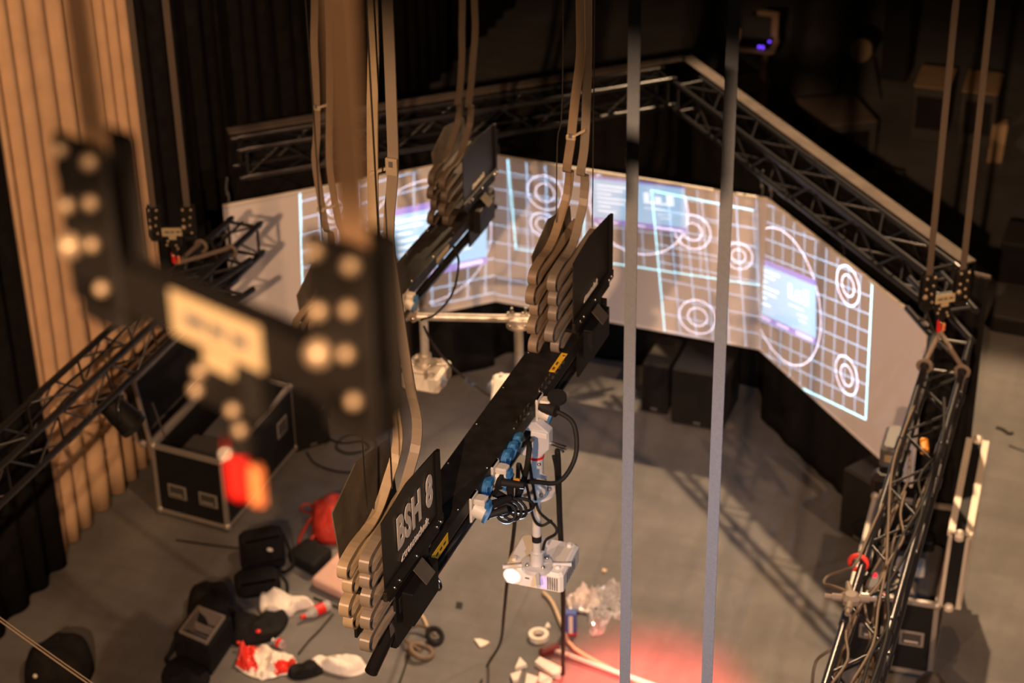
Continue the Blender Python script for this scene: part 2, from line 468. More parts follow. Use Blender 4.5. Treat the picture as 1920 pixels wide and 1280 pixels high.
# black backing drape hung from the rear chords, its top folded over the tube
def backing(p, q, n, label, seed):
    p, q = p + n * .31, q + n * .31; d = (q - p).normalized()
    t = thing('backing_drape', (p.x / 2 + q.x / 2, p.y / 2 + q.y / 2, 0), label, 'curtain', 'black drapes hung behind the screens')
    MB().obb((p + q) / 2 + V((0, 0, .035)), d * ((q - p).length / 2), n * .055, V((0, 0, .006))).build('folded_hem', MOLTOP, t)
    P = []
    for r in range(7):
        z = (ZU + .03) * (1 - r / 6) + .004; row = []
        for i in range(90):
            s = (q - p).length * i / 89
            row.append(V((p.x, p.y, 0)) + d * s + n * (.055 + .025 * math.sin(s * 19 + seed + .5 * math.sin(s * 3)) * (.3 + .7 * r / 6)) + V((0, 0, z)))
        P.append(row)
    MB().grid(P, True).build('drape_cloth', MOLTON, t, solid=.005)
backing(aL + dA * -.05, apex_f + dA * .26, nA, 'black drape with lit-brown folded hem behind the left screen truss', 0)
backing(apex_f - dC * .31, aR + dC * .06, nC, 'black drape with wide lit-brown folded hem behind the right screen truss', 2)
# return drape at the right end
def ret():
    p = V((-1.90, 13.36, 2.50)); q = V((-1.52, 13.28, 2.50)); d = (q - p).normalized(); n = V((d.y, -d.x, 0))
    t = thing('return_drape', (-1.7, 13.3, 0), 'narrow black drape hanging to the floor at the right end of the right screen', 'curtain')
    MB().tube(p, q, .02, 8).build('hem_bar', MOLTOP, t)
    P = []
    for r in range(6):
        z = 2.5 * (1 - r / 5) + .004
        P.append([V((p.x, p.y, 0)) + d * ((q - p).length * i / 20) + n * (.022 + .012 * math.sin(i * 1.1)) + V((0, 0, z)) for i in range(21)])
    MB().grid(P, True).build('drape_cloth', MOLTON, t, solid=.005)
ret()

# ================================================================== HOISTS
def hoist(label, L, Rr, top, s=1.0, bridle=None, group=None, lab_m=STICK, beltm=STRAPB):
    """spreader bar hung on two webbing straps; L, Rr: left and right strap ends"""
    L, Rr = V(L), V(Rr); d = (Rr - L).normalized(); c = (L + Rr) / 2; z = V((0, 0, 1)); n = V((d.y, -d.x, 0))
    if n.dot(CAM - c) < 0: n = -n
    t = thing('hoist_spreader', c, label, 'hoist', group)
    for p in (L, Rr):
        MB().ribbon([p + z * .085, p + z * .6, V((p.x, p.y, top))], d, .045, .004).build('lift_strap', beltm, t)
        ch = MB()
        for sg in (-1, 1): ch.rbox(p + d * 0 + n * (.024 * sg) + z * -.01, (.10, .012, .23), math.atan2(d.y, d.x), .02)
        ch.tube(p + n * -.05 + z * .07, p + n * .05 + z * .07, .022, 12)
        ch.rbox(p + z * -.12, (.085, .06, .08), math.atan2(d.y, d.x), .012)
        cb = ch.build('cheek_plate', BLACK, t)
        for dz, dx, rr in ((.088, -.028, .011), (.088, .028, .011), (.03, .02, .010), (.012, -.028, .011), (-.03, .012, .010), (-.045, -.032, .0185), (-.09, .02, .010)):
            MB().ball(p + n * .034 + d * dx + z * dz, rr, 10, 6, (1, 1, 1)).build('bolt', DULL, cb)
    MB().obb(c - z * .09, d * ((Rr - L).length / 2 + .01), n * .022, z * .032).build('spreader_bar', BLACK, t, bevel=.004)
    lp = MB().obb(c + n * .024 - z * .085, d * .078, n * .0015, z * .031).build('load_label', lab_m, t)
    MB().obb(c + n * .0255 - z * .085 + d * -.035, d * .018, n * .0006, z * .008).build('print', GREYD, lp)
    MB().obb(c + n * .0255 - z * .085 + d * .003, d * .013, n * .0006, z * .008).build('print', GREYD, lp)
    MB().obb(c + n * .0255 - z * .085 + d * .042, d * .014, n * .0006, z * .008).build('print', GREYD, lp)
    MB().obb(c + n * .024 - z * .128, d * .026, n * .0015, z * .016).build('label_tab', lab_m, t)
    sw = MB().rbox(c - z * .17, (.11, .05, .09), math.atan2(d.y, d.x), .015).tube(c - z * .2, c - z * .27, .02, 12)
    sw = sw.build('swivel_block', BLACK, t)
    for dx, dz in ((-.035, -.155), (.02, -.19), (-.045, -.185), (.03, -.215)):
        MB().ball(c + n * .027 + d * dx + z * dz, .0095, 10, 6).build('bolt', DULL, sw)
    hk = MB().rbox(c - z * .30 - d * .012, (.03, .034, .10), math.atan2(d.y, d.x), .012).build('red_shackle', RED, t)
    MB().ball(c - z * .272 - d * .012 + n * .018, .009, 10, 6).build('shackle_pin', STEEL, hk)
    MB().rbox(c - z * .315 + d * .022, (.018, .025, .062), math.atan2(d.y, d.x), .008).build('shackle_clip', ORANGEP, t)
    if bridle:
        a = c - z * .345
        for q in bridle:
            q = V(q)
            MB().path(smoothpts([a, a.lerp(q, .5) + z * .012, q + z * .03], 5), .017, 8).build('bridle_sling', SLING, t)
            MB().torus(q - z * .0, (RT1 - RT0), .042, .014, 16, 8).build('sling_loop', SLING, t)
    return t
STRAPN = mat('webbing_lit', (.36, .23, .13), .85, var=.08, vscale=50)  # lit copy of the hoist webbing, light on the near straps put into colour
ORANGEP = mat('worn_orange_plastic', (.72, .25, .09), .5)
SLING = mat('grey_brown_sling', (.17, .13, .10), .9, bump=.3, bscale=80)
DULL = mat('dull_zinc_bolt', (.42, .33, .22), .5, .6)
SIL = mat('silver_connector', (.5, .47, .42), .3, 1.0)
def chord_pt(a, b, f, o): return a.lerp(b, f) + o
sR = V((dR.y, -dR.x, 0)) * .24
cR = V((-1.665, 12.10, 0))
dh = V((.90, .43, 0)).normalized()
hz = 2.6 + .53
hR0 = atd(1744, 520, 15.0); 
def hoist_at(pl, pr, zc):
    return atz(*pl, zc), atz(*pr, zc)
l, r_ = hoist_at((1740, 540), (1803, 530), 3.07)
hoist('small black spreader bar on two straps lifting the cable-covered right truss', l, r_, 9.2,
      bridle=[RT0.lerp(RT1, .92) + V((0, 0, .0)), RT0.lerp(RT1, .92) + sR], group='strap hoists on the trusses')
l, r_ = hoist_at((289, 412), (353, 411), 3.07)
hoist('small black spreader bar on two straps lifting the far end of the left truss', l, r_, 9.2,
      bridle=[LT0.lerp(LT1, .905), LT0.lerp(LT1, .905) + V((.24, 0, 0))], group='strap hoists on the trusses')
pl = atd(194, 395, 2.62); pr = atz(670, 592, pl.z)
hoist('large black spreader bar with cream label and red shackle, close to the camera', pl, pr, 10.4, group='strap hoists on the trusses', beltm=STRAPN)
# the two blue-grey straps of the fourth hoist, whose bar hangs below the picture
def long_strap(p0, p1, z0, label):
    a = atd(*p0, 7.0); b = atz(*p1, 0) ; 
    top = V((a.x, a.y, 10.6)); bot = V((a.x, a.y, z0))
    o = MB().ribbon([bot, (top + bot) / 2, top], V((.96, -.28, 0)), .0455, .0035).build('lift_strap', STRAP)
    tag(o, label, 'strap', 'blue-grey lifting straps in the foreground')
long_strap((1181, 640), (1168, 1280), 3.2, 'left one of the two long blue-grey lifting straps crossing the whole picture')
long_strap((1351, 640), (1320, 1280), 3.2, 'right one of the two long blue-grey lifting straps crossing the whole picture')
# ================================================================== BATTENS (fly bars)
LETTER = mat('cream_lettering', (.78, .72, .62), .6)
SHEET = mat('black_sheet_metal', (.014, .0135, .013), .38, var=.1, spec=.6)
BARTOP = mat('worn_black_bar', (.016, .014, .012), .55, var=.35, vscale=14, spec=.3)
SHEETIN = mat('worn_dark_steel', (.10, .085, .065), .5, var=.3, vscale=10, spec=.5)

def flat_cable(root, x, yb, ztop, z_in, y_near, y_far, layers, sway, m, dx=0.0, seed=0, w=.042, gap=.088, lean=0.0):
    """ribbon cable: hangs from above, then lies in the basket in stacked S-loops"""
    rnd = random.Random(seed); pts = []
    for (zz, sx) in sway: pts.append(V((sx, yb, zz)))
    xe = sway[-1][1]; x = xe
    for (dy, dz, k) in ((.06, .31, .2), (.05, .19, .5), (-.01, .11, .8), (-.09, .035, 1), (-.19, .005, 1)): pts.append(V((xe + dx * k, yb + dy, z_in + dz)))
    z = z_in; xx = x + dx
    for k in range(layers):
        yn = y_near + rnd.uniform(-.035, .03); yf = y_far + rnd.uniform(-.04, .05); r = gap * .48 * rnd.uniform(.92, 1.08)
        j = rnd.uniform(-.008, .008)
        pts += [V((xx + j, yn + .10, z + .012)), V((xx + j, yn + .03, z + .004))]
        for a in range(0, 7):
            th = PI / 2 + PI * a / 6
            pts.append(V((xx + j, yn + .01 + math.cos(th) * r * 1.05, z - r + math.sin(th) * r)))
        pts += [V((xx + j, yn + .05, z - 2 * r + .012)), V((xx + j, yn + .12, z - 1.55 * r))]
        pts += [V((xx, yf - .08, z - 1.25 * r))]
        for a in range(1, 5):
            th = -PI / 2 + PI * a / 5
            pts.append(V((xx, yf - .02 + math.cos(th) * .028, z - 1.45 * r + math.sin(th) * .02)))
        z -= gap
    return MB().ribbon(smoothpts(pts, 3), V((1, lean, 0)), w, .0075).build('flat_cable', m, root, False)

def basket(root, xl, xr, y0, y1, zb, zt, pk, near, sign=None, splay=0.0):
    """pair of sheet plates that hold the cable loops, on brackets above the bar"""
    for x, inner in ((xl, 1), (xr, -1)):
        p = [V((x, y0, zb)), V((x, y0, zt)), V((x, y0 + (y1 - y0) * .45, zt + (pk if x == xr else pk * 2.6))), V((x, y1, zt + (0 if x == xr else pk * .4))), V((x, y1, zb))]
        if x == xl: p = [q + V((-splay * max(0, (q.z - zb) / (zt - zb)), 0, 0)) for q in p]
        pl = MB().prism(p, V((.005 * inner, 0, 0))).build('basket_plate', SHEET if x == xr else SHEETIN, root)
        if x == xr:
            MB().obb((xr + .006, (y0 + y1) / 2, zb - .005), V((.009, 0, 0)), V((0, (y1 - y0) / 2 + .02, 0)), V((0, 0, .022))).build('basket_rail', BARTOP, root, bevel=.003)
            MB().box(xr - .002, xr + .012, y1 - .012, y1 + .012, zb, zt).build('plate_edge', BLACK, pl)
            for yy in (y0 + .05, y0 + .10, y1 - .06, y1 - .02, y0 + .27):
                MB().ball((xr + .017, yy, zb - .003), .0085, 10, 6).build('bolt', STEEL, pl)
    # bottom tray
    MB().box(xl, xr, y0 + .04, y1, zb - .07, zb - .05).build('basket_tray', BLACK, root)
    if sign:
        M = Matrix.Translation(V((xr + .0045, (y0 + y1) / 2 + .03, zb + (zt - zb) * .56))) @ Matrix(((0, 0, 1, 0), (1, 0, 0, 0), (0, 1, 0, 0), (0, 0, 0, 1)))
        text_mesh('BSH 8', .195, M, 'sign_lettering', LETTER, root, .0012, .66, .0085)
    M = Matrix.Translation(V((xr + .0045, (y0 + y1) / 2 + (.02 if sign else -.03), zb + .062))) @ Matrix(((0, 0, 1, 0), (1, 0, 0, 0), (0, 1, 0, 0), (0, 0, 0, 1)))
    text_mesh('\u2220transtechnik', .052, M, 'maker_lettering', LETTER, root, .0012, .95 if sign else .7, .001)

def socket(root, x, y, z, kind):
    """socket outlet on the side face (facing +x), square flange, round body, hinged cap"""
    if kind == 'cap':            # blue cap closed
        m = MB().tube((x, y, z), (x + .018, y, z), .044, 18).build('socket_cap', BLUEP, root)
        MB().rbox((x + .020, y, z + .030), (.03, .05, .034), 0, .006).build('cap_hinge', BLUEP, m)
        MB().torus((x + .019, y, z), (1, 0, 0), .034, .005, 18, 6).build('cap_rim', BLUEP, m)
        return m
    b = MB().rbox((x + .006, y, z), (.012, .086, .125), 0, .006).build('socket_flange', CREAM, root)
    MB().tube((x + .010, y, z - .004), (x + .062, y, z - .022), .043, 18, .039).build('socket_body', CREAM, b)
    MB().rbox((x + .040, y, z + .040), (.052, .056, .030), 0, .006).build('socket_hinge', CREAM, b)
    MB().tube((x + .062, y, z - .022), (x + .074, y, z - .026), .046, 18).build('socket_lid', BLUEP, b)
    MB().rbox((x + .073, y, z + .026), (.022, .046, .036), 0, .006).build('lid_clip', BLUEP, b)
    return b

def batten(label, xc, zt, y0, y1, baskets, cables, detail):
    root = thing('fly_batten', (xc, (y0 + y1) / 2, zt - .2), label, 'batten', 'fly battens')
    xl, xr = xc - .10, xc + .10
    MB().box(xl, xr, y0, y1, zt - .072, zt).build('bar_profile', BARTOP, root, bevel=.003)
    MB().box(xr - .012, xr - .004, y0 + .1, y1 - .05, zt - .078, zt - .072).build('bar_lip', SILVER, root)
    MB().tube((xc + .052, y1 + .10, zt - .19), (xc + .052, y0 + .02, zt - .19), .0275, 16, hollow=True).build('load_tube', TUBEB, root)
    n = int((y1 - y0) / .75)
    for i in range(n + 1):
        y = y0 + .12 + (y1 - y0 - .24) * i / n
        MB().box(xc + .045, xc + .059, y - .03, y + .03, zt - .19, zt - .07).build('tube_hanger', BLACK, root)
    # end boxes below the baskets and hand pipe at the near end
    for (yb0, yb1) in baskets:
        for sx in (xr - .015, xl + .005):
            MB().box(sx, sx + .012, yb0 + .12, yb0 + .46, zt - .22, zt + .17).build('basket_bracket', BLACK, root)
        MB().obb((xc + .145, (yb0 + yb1) / 2 + .03, zt + .045), V((.028, 0, -.030)), V((0, .045, 0)), V((.0018, 0, .0018))).build('gusset', SHEETIN, root)
        MB().box(xr, xr + .05, (yb0 + yb1) / 2 - .10, (yb0 + yb1) / 2 + .16, zt - .14, zt + .02).build('bracket_box', BLACK, root, bevel=.004)
    MB().box(xc - .07, xc + .085, y0 - .02, y0 + .12, zt - .24, zt - .06).build('end_box', BLACK, root, bevel=.005)
    a = V((xc + .055, y0 - .02, zt - .17)); b = V((xc + .056, y0 - .205, zt - .222))
    MB().tube(a, b, .0275, 18, hollow=True).build('end_pipe', TUBEB, root)
    MB().prism([a + V((-.03, .02, .03)), a + V((.03, .02, .03)), a + V((.03, -.05, .025)), a + V((0, .0, .085))], V((0, .004, 0))).build('end_gusset', SHEETIN, root)
    for i, (yb0, yb1) in enumerate(baskets):
        basket(root, xc - .068, xc + .112, yb0, yb1, zt + .14, zt + .468, .03, i == 0, sign=(i == 0 and detail), splay=.03)
    for c in cables: flat_cable(root, *c)
    # screws along the top
    y = y0 + .3; k = 0
    while y < y1 - .25:
        MB().ball((xl + .014, y, zt + .001), .0075, 10, 6, (1, 1, .5)).build('screw', STEEL, root)
        MB().ball((xr - .014, y + .02, zt + .001), .0075, 10, 6, (1, 1, .5)).build('screw', STEEL, root)
        y += .335
    return root, xl, xr

# --- BSH 8, the near bar
xc, zt = -2.935, 4.55
swN = lambda o, k: [(11.0, o), (9.4, o), (8.2, o * .9), (7.0, o * .6), (6.6, o + .012 * k), (6.2, o - .018 * k), (5.85, o - .03 * k), (5.6, o)]
B1, bl, br = batten('near black fly batten with BSH 8 sign, sockets along its side and two cable baskets', xc, zt, 6.02, 8.62,
    [(5.87, 6.41), (8.08, 8.62)],
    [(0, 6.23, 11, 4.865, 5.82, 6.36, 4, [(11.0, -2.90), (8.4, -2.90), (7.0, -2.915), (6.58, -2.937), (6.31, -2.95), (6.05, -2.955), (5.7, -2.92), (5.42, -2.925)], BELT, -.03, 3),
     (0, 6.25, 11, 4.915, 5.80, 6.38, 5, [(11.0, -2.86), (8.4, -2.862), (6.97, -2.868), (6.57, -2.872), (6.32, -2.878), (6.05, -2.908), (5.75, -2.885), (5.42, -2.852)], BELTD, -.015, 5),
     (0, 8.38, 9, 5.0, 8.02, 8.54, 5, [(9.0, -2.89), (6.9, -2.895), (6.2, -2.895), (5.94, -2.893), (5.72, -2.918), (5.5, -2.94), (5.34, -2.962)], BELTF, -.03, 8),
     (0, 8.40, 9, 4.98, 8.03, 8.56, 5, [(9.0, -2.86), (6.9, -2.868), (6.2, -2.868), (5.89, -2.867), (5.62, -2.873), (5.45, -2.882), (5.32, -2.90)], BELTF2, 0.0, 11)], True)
# wire ropes, clamps, stickers on BSH 8
def buckle(root, p, q, flat=.05):
    p, q = V(p), V(q)
    MB().obb(p, V((.023, 0, 0)), V((0, .008, 0)), V((0, 0, flat))).build('cable_clamp', CREAMB, root, bevel=.003)
    MB().obb((p + q) / 2 - V((0, 0, .0)), (q - p) / 2, V((0, .008, 0)), V((0, 0, .006))).build('clamp_bar', CREAMB, root)
    MB().obb(p + V((0, -.010, .012)), V((.008, 0, 0)), V((0, .001, 0)), V((0, 0, .011))).build('clamp_slot', GREYD, root)
CREAMB = mat('cream_metal_clamp', (.42, .34, .24), .45, .2)
buckle(B1, (-2.877, 6.238, 6.34), (-2.955, 6.222, 6.31), .034)
buckle(B1, (-2.935, 8.365, 5.52), (-2.87, 8.385, 5.56), .012)
MB().tube((-2.925, 5.96, 11), (-2.925, 5.96, 4.98), .0035, 6).build('wire_rope', SIL, B1)
MB().tube((-2.86, 6.06, 11), (-2.86, 6.06, 5.05), .0035, 6).build('wire_rope', SIL, B1)
MB().tube((-2.815, 8.40, 9), (-2.84, 8.40, 5.05), .003, 6).build('wire_rope', SIL, B1)
MB().path(smoothpts([(-2.965, 8.33, 9), (-2.96, 8.33, 6.0), (-2.99, 8.33, 5.5), (-2.985, 8.30, 5.1)], 5), .003, 6).build('wire_rope', SIL, B1)
MB().box(br + .001, br + .003, 6.33, 6.52, zt - .066, zt - .012).build('warning_sticker', YELLOW, B1)
MB().box(br - .034, br - .004, 7.86, 8.04, zt + .0005, zt + .002).build('warning_sticker', YELLOW, B1)
for i, y in enumerate((6.36, 6.40, 6.44, 6.48)):
    MB().box(br + .003, br + .0036, y - .012, y + .012, zt - .045, zt - .034).build('print', BLACK, B1)
for i in range(24):
    y = 7.40 + i * .024
    if 7.56 < y < 7.68: continue
    MB().rbox((br - .018 + (i % 2) * .022, y, zt + .006), (.008, .022, .012), 0, .002).build('latch', SIL, B1)
socket(B1, br, 6.80, zt - .062, 'open'); socket(B1, br, 6.95, zt - .058, 'cap'); socket(B1, br, 7.055, zt - .062, 'open')
for y in (7.18, 7.25, 7.32): socket(B1, br, y, zt - .055, 'cap')
socket(B1, br, 7.62, zt - .050, 'open')
B1.name = 'fly_batten'

# --- second bar, further away and lower
xc2, zt2 = -4.635, 3.59
B2, bl2, br2 = batten('second black fly batten, lower and further away, hanging in front of the left screen', xc2, zt2, 9.08, 11.42,
    [(8.93, 9.46), (10.86, 11.40)],
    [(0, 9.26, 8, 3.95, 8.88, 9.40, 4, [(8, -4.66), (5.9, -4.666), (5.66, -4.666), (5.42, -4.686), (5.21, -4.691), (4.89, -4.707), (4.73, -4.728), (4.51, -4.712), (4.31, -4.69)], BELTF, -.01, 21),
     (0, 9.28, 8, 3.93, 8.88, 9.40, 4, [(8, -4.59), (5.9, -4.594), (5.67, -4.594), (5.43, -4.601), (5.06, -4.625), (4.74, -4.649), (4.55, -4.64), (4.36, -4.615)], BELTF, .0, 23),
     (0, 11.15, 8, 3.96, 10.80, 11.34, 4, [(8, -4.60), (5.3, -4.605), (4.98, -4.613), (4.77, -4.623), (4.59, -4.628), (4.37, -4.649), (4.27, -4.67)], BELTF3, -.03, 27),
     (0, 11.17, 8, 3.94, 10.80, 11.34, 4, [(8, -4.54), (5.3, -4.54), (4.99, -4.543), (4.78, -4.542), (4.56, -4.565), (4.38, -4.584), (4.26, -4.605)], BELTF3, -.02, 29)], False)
buckle(B2, (-4.69, 9.245, 5.05), (-4.63, 9.265, 5.07), .012)
buckle(B2, (-4.705, 9.245, 4.44), (-4.62, 9.265, 4.47), .012)
MB().tube((-4.70, 9.22, 8), (-4.70, 9.22, 4.0), .003, 6).build('wire_rope', SIL, B2)
MB().box(br2 + .001, br2 + .003, 10.42, 10.62, zt2 - .055, zt2 - .02).build('warning_sticker', STICK, B2)
socket(B2, br2, 9.92, zt2 - .05, 'open'); socket(B2, br2, 9.56, zt2 - .05, 'open')
for y in (9.64, 9.71, 9.78): socket(B2, br2, y, zt2 - .05, 'cap')
for i in range(16):
    MB().rbox((br2 + .004, 9.62 + i * .017, zt2 - .03 - (i % 2) * .02), (.008, .012, .010), 0, .002).build('latch', BLUEP, B2)

# ================================================================== PROJECTORS
LENSG = mat('projector_lens_glass', (.25, .28, .35), .05, spec=1.0)
LENSON = mat('projector_lens_lit', (.8, .85, .95), .2, emit=(.66, .80, 1.0), estr=3.2)
VIOLET = mat('projector_vent_glow', (.5, .4, .55), .4, emit=(.62, .38, .85), estr=.85)
VENT = mat('projector_vent', (.20, .185, .165), .6)
def projector(label, fl, fr, br_, h, z, lens_s, lit, pole=None):
    """upside-down white projector; fl/fr: lower corners of the lens face, br_: lower corner behind fr"""
    fl, fr, br_ = V(fl), V(fr), V(br_)
    u = (fr - fl).normalized(); w = V((-u.y, u.x, 0))
    if w.dot(br_ - fr) < 0: w = -w
    wl = (fr - fl).length; dl = abs((br_ - fr).dot(w)); c = fl + u * wl / 2 + w * dl / 2; zz = V((0, 0, 1))
    t = thing('projector', V((c.x, c.y, z)), label, 'projector', 'white projectors under the battens')
    yaw = math.atan2(u.y, u.x)
    MB().rbox(V((c.x, c.y, z + h / 2)), (wl, dl, h), yaw, .014).build('housing', WHITEP, t)
    f = lambda a, b, cc: V((fl.x, fl.y, z)) + u * (wl * a) + w * (dl * b) + zz * (h * cc)
    MB().tube(f(lens_s, .03, .55), f(lens_s, -.02, .55), h * .40, 24).build('lens_ring', WHITEP, t)
    le = MB().ball(f(lens_s, -.012, .55), h * .30, 20, 10, (1, 1, 1)).build('lens', LENSON if lit else LENSG, t)
    for i in range(9):
        a = .60 + .038 * i
        MB().obb(f(a, -.002, .50), u * (wl * .011), w * .0015, zz * (h * .32)).build('vent_slat', (VIOLET if (lit and i < 4) else VENT), t)
    MB().obb(f(.40, -.001, .55), u * (wl * .035), w * .001, zz * .004).build('badge', GREYD, t)
    for i in range(5): MB().obb(f(1.001, .25 + .1 * i, .5), w * (dl * .03), u * .0015, zz * (h * .25)).build('side_vent', VENT, t)
    MB().obb(f(.62, .999, .45), u * (wl * .05), w * .002, zz * (h * .12)).build('power_inlet', GREYD, t)
    for a, b in ((.12, .2), (.86, .2), (.86, .85)): MB().tube(f(a, b, 1), f(a, b, 1.14), .012, 10).build('foot', WHITEP, t)
    MB().rbox(f(.80, .55, 1.0), (wl * .24, dl * .5, .006), yaw, .002).build('top_panel', CREAM, t)
    return t, c, u, w, zz
def pole_mount(t, p, zb, zt_, r=.022, plate=None, bands=True, m=GALV):
    p = V(p); zz = V((0, 0, 1))
    MB().tube(V((p.x, p.y, zb)), V((p.x, p.y, zt_)), r, 16).build('pole', m, t)
    cp = MB().tube(V((p.x, p.y, zb - .005)), V((p.x, p.y, zb + .02)), .075, 20).tube(V((p.x, p.y, zb + .02)), V((p.x, p.y, zb + .085)), r * 1.5, 16).build('ceiling_plate', m, t)
    for k in range(4):
        a = k * PI / 2 + .4
        MB().tube(V((p.x, p.y, zb + .012)) + V((math.cos(a), math.sin(a), 0)) * .03, V((p.x, p.y, zb + .004)) + V((math.cos(a), math.sin(a), 0)) * .165, .011, 8).build('mount_arm', m, cp)
        MB().ball(V((p.x, p.y, zb + .028)) + V((math.cos(a + .5), math.sin(a + .5), 0)) * .055, .010, 8, 6).build('bolt', STEEL, cp)
    if bands:
        for z in (zb + .15, zt_ - .02): MB().tube(V((p.x, p.y, z)), V((p.x, p.y, z + .035)), r * 1.06, 16).build('tape_band', CABLE, t)

# projector 1 (near, lens lit, facing the camera side)
z1 = 3.50
P1, c1, u1, w1, zz = projector('white projector on a pole under the BSH 8 batten, its lens glowing towards the camera', atz(945, 1095, z1), atz(1055, 1116, z1), atz(1081, 1052, z1), .115, z1, .15, True)
pp = V((-2.838, 7.59, 0))
pole_mount(P1, (pp.x, pp.y), z1 + .118, 4.06, m=ALUPAINT)
lo = V((pp.x, pp.y, 4.05))
MB().tube(lo, lo + V((0, 0, .012)), .088, 24).build('pole_flange', WHITEP, P1)
cb = MB().tube(lo + V((0, 0, .012)), lo + V((0, 0, .22)), .036, 16).build('pole_socket', ALUPAINT, P1)
MB().tube(lo + V((0, 0, .20)), lo + V((0, 0, .212)), .040, 16).build('red_ring', RED, cb)
for k in range(3):
    a = k * 2.09 - .5
    MB().obb(lo + V((math.cos(a) * .05, math.sin(a) * .05, .07)), V((math.cos(a) * .022, math.sin(a) * .022, 0)), V((-math.sin(a) * .003, math.cos(a) * .003, 0)), V((0, 0, .055))).build('rib', ALUPAINT, cb)
for k in range(6):
    a = k * 1.05 + .2
    MB().ball(lo + V((math.cos(a) * .062, math.sin(a) * .062, .02)), .011, 8, 6).build('bolt', DULL, cb)
    MB().ball(lo + V((math.cos(a) * .040, math.sin(a) * .040, .08 + .02 * k)), .009, 8, 6).build('screw', STEEL, cb)
# cast hook clamp over the load tube
tc = V((xc + .052, 7.59, zt - .19))
P = [tc + V(q) for q in ((.07, 0, -.10), (.12, 0, -.04), (.12, 0, .05), (.055, 0, .095), (-.03, 0, .075), (-.05, 0, .02), (-.03, 0, .0), (-.012, 0, .04), (.03, 0, .042), (.048, 0, .0), (.02, 0, -.045), (-.05, 0, -.06), (-.05, 0, -.10))]
MB().prism([p + V((0, -.028, 0)) for p in P], V((0, .056, 0))).build('hook_clamp', ALUPAINT, P1, bevel=.004)
MB().tube(tc + V((.11, 0, -.02)), tc + V((.20, -.01, -.025)), .011, 10).tube(tc + V((.17, -.01, -.024)), tc + V((.185, -.01, -.05)), .007, 8).build('wing_bolt', STEEL, P1)
MB().box(tc.x + .035, tc.x + .115, tc.y - .04, tc.y + .02, tc.z + .02, tc.z + .05).build('clamp_block', WHITEP, P1, bevel=.004)
MB().tube(tc + V((0.03, 0, -.13)), tc + V((.03, 0, -.08)), .032, 14).build('clamp_spigot', ALUPAINT, P1)

# projector 2 and 3 under the second bar
z2 = 2.62
P2, c2, u2, w2, _z = projector('white projector on a pole below the second batten, seen from behind, lens to the right', atz(822, 741, z2), atz(848, 704, z2), atz(778, 690, z2), .12, z2, .25, False)
c2p = V((c2.x, c2.y, 0)); q2 = atz(793, 650, 3.0); pole_mount(P2, (c2.x, c2.y), z2 + .125, 3.36, .028, bands=False)
MB().tube((c2.x, c2.y, 3.35), (c2.x + .0, c2.y, 3.37), .04, 14).build('pole_cap', GALV, P2)
z3 = 2.55
f3 = atz(925, 728, z3)
P3, c3, u3, w3, _z = projector('white projector half hidden behind the BSH 8 batten', f3, f3 + V((.10, -.30, 0)), f3 + V((.36, -.20, 0)), .12, z3, .3, False)
zp = 3.33
pa = atz(772, 593, zp); pb = atz(1030, 598, zp)
cbp = thing('cross_pipe', (pa + pb) / 2, 'bright galvanised cross pipe between the two batten projectors, with bolted clamps', 'pipe')
MB().tube(pa, pb, .025, 16).build('pipe', GALV, cbp)
pd = (pb - pa).normalized(); sd = V((-pd.y, pd.x, 0))
pc = atz(972, 597, zp)
clp = MB().obb(pc - V((0, 0, .012)), pd * .06, sd * .05, V((0, 0, .022))).tube(pc - V((0, 0, .05)), pc - V((0, 0, .034)), .075, 20).build('pipe_clamp', GALV, cbp, bevel=.004)
for a in (-.05, -.01, .045):
    MB().ball(pc + pd * a - sd * .05 - V((0, 0, .025)), .0125, 10, 6).build('bolt', STEEL, clp)
for a in (-.045, .04):
    for b in (-.012, .012):
        MB().ball(pc + pd * (a + b * 1.4) + V((0, 0, .035)), .011, 10, 6).build('bolt', STEEL, clp)
    MB().tube(pc + pd * a + V((0, 0, .02)), pc + pd * (a + .006) + V((0, 0, .075)), .007, 8).build('bolt_stem', STEEL, clp)
pole_mount(P3, (pc.x + .0, pc.y), z3 + .125, zp - .05, .028, bands=False)
# clamp holding the cross pipe to the second bar
hk = MB().rbox((br2 - .05, pa.y - .02, zt2 - .20), (.11, .07, .12), .3, .02).tube((br2 - .03, pa.y - .02, zt2 - .26), (br2 - .02, pa.y, zp), .03, 12)
hk.build('tube_clamp', CREAMB, cbp)
for dx, dz in ((.05, .03), (-.03, -.02), (.03, -.05)):
    MB().ball((br2 + dx - .03, pa.y - .065, zt2 - .19 + dz), .016, 8, 6).build('bolt', STEEL, cbp)

CLEARW = mat('frosted_plastic', (.80, .70, .62), .3, spec=.7)

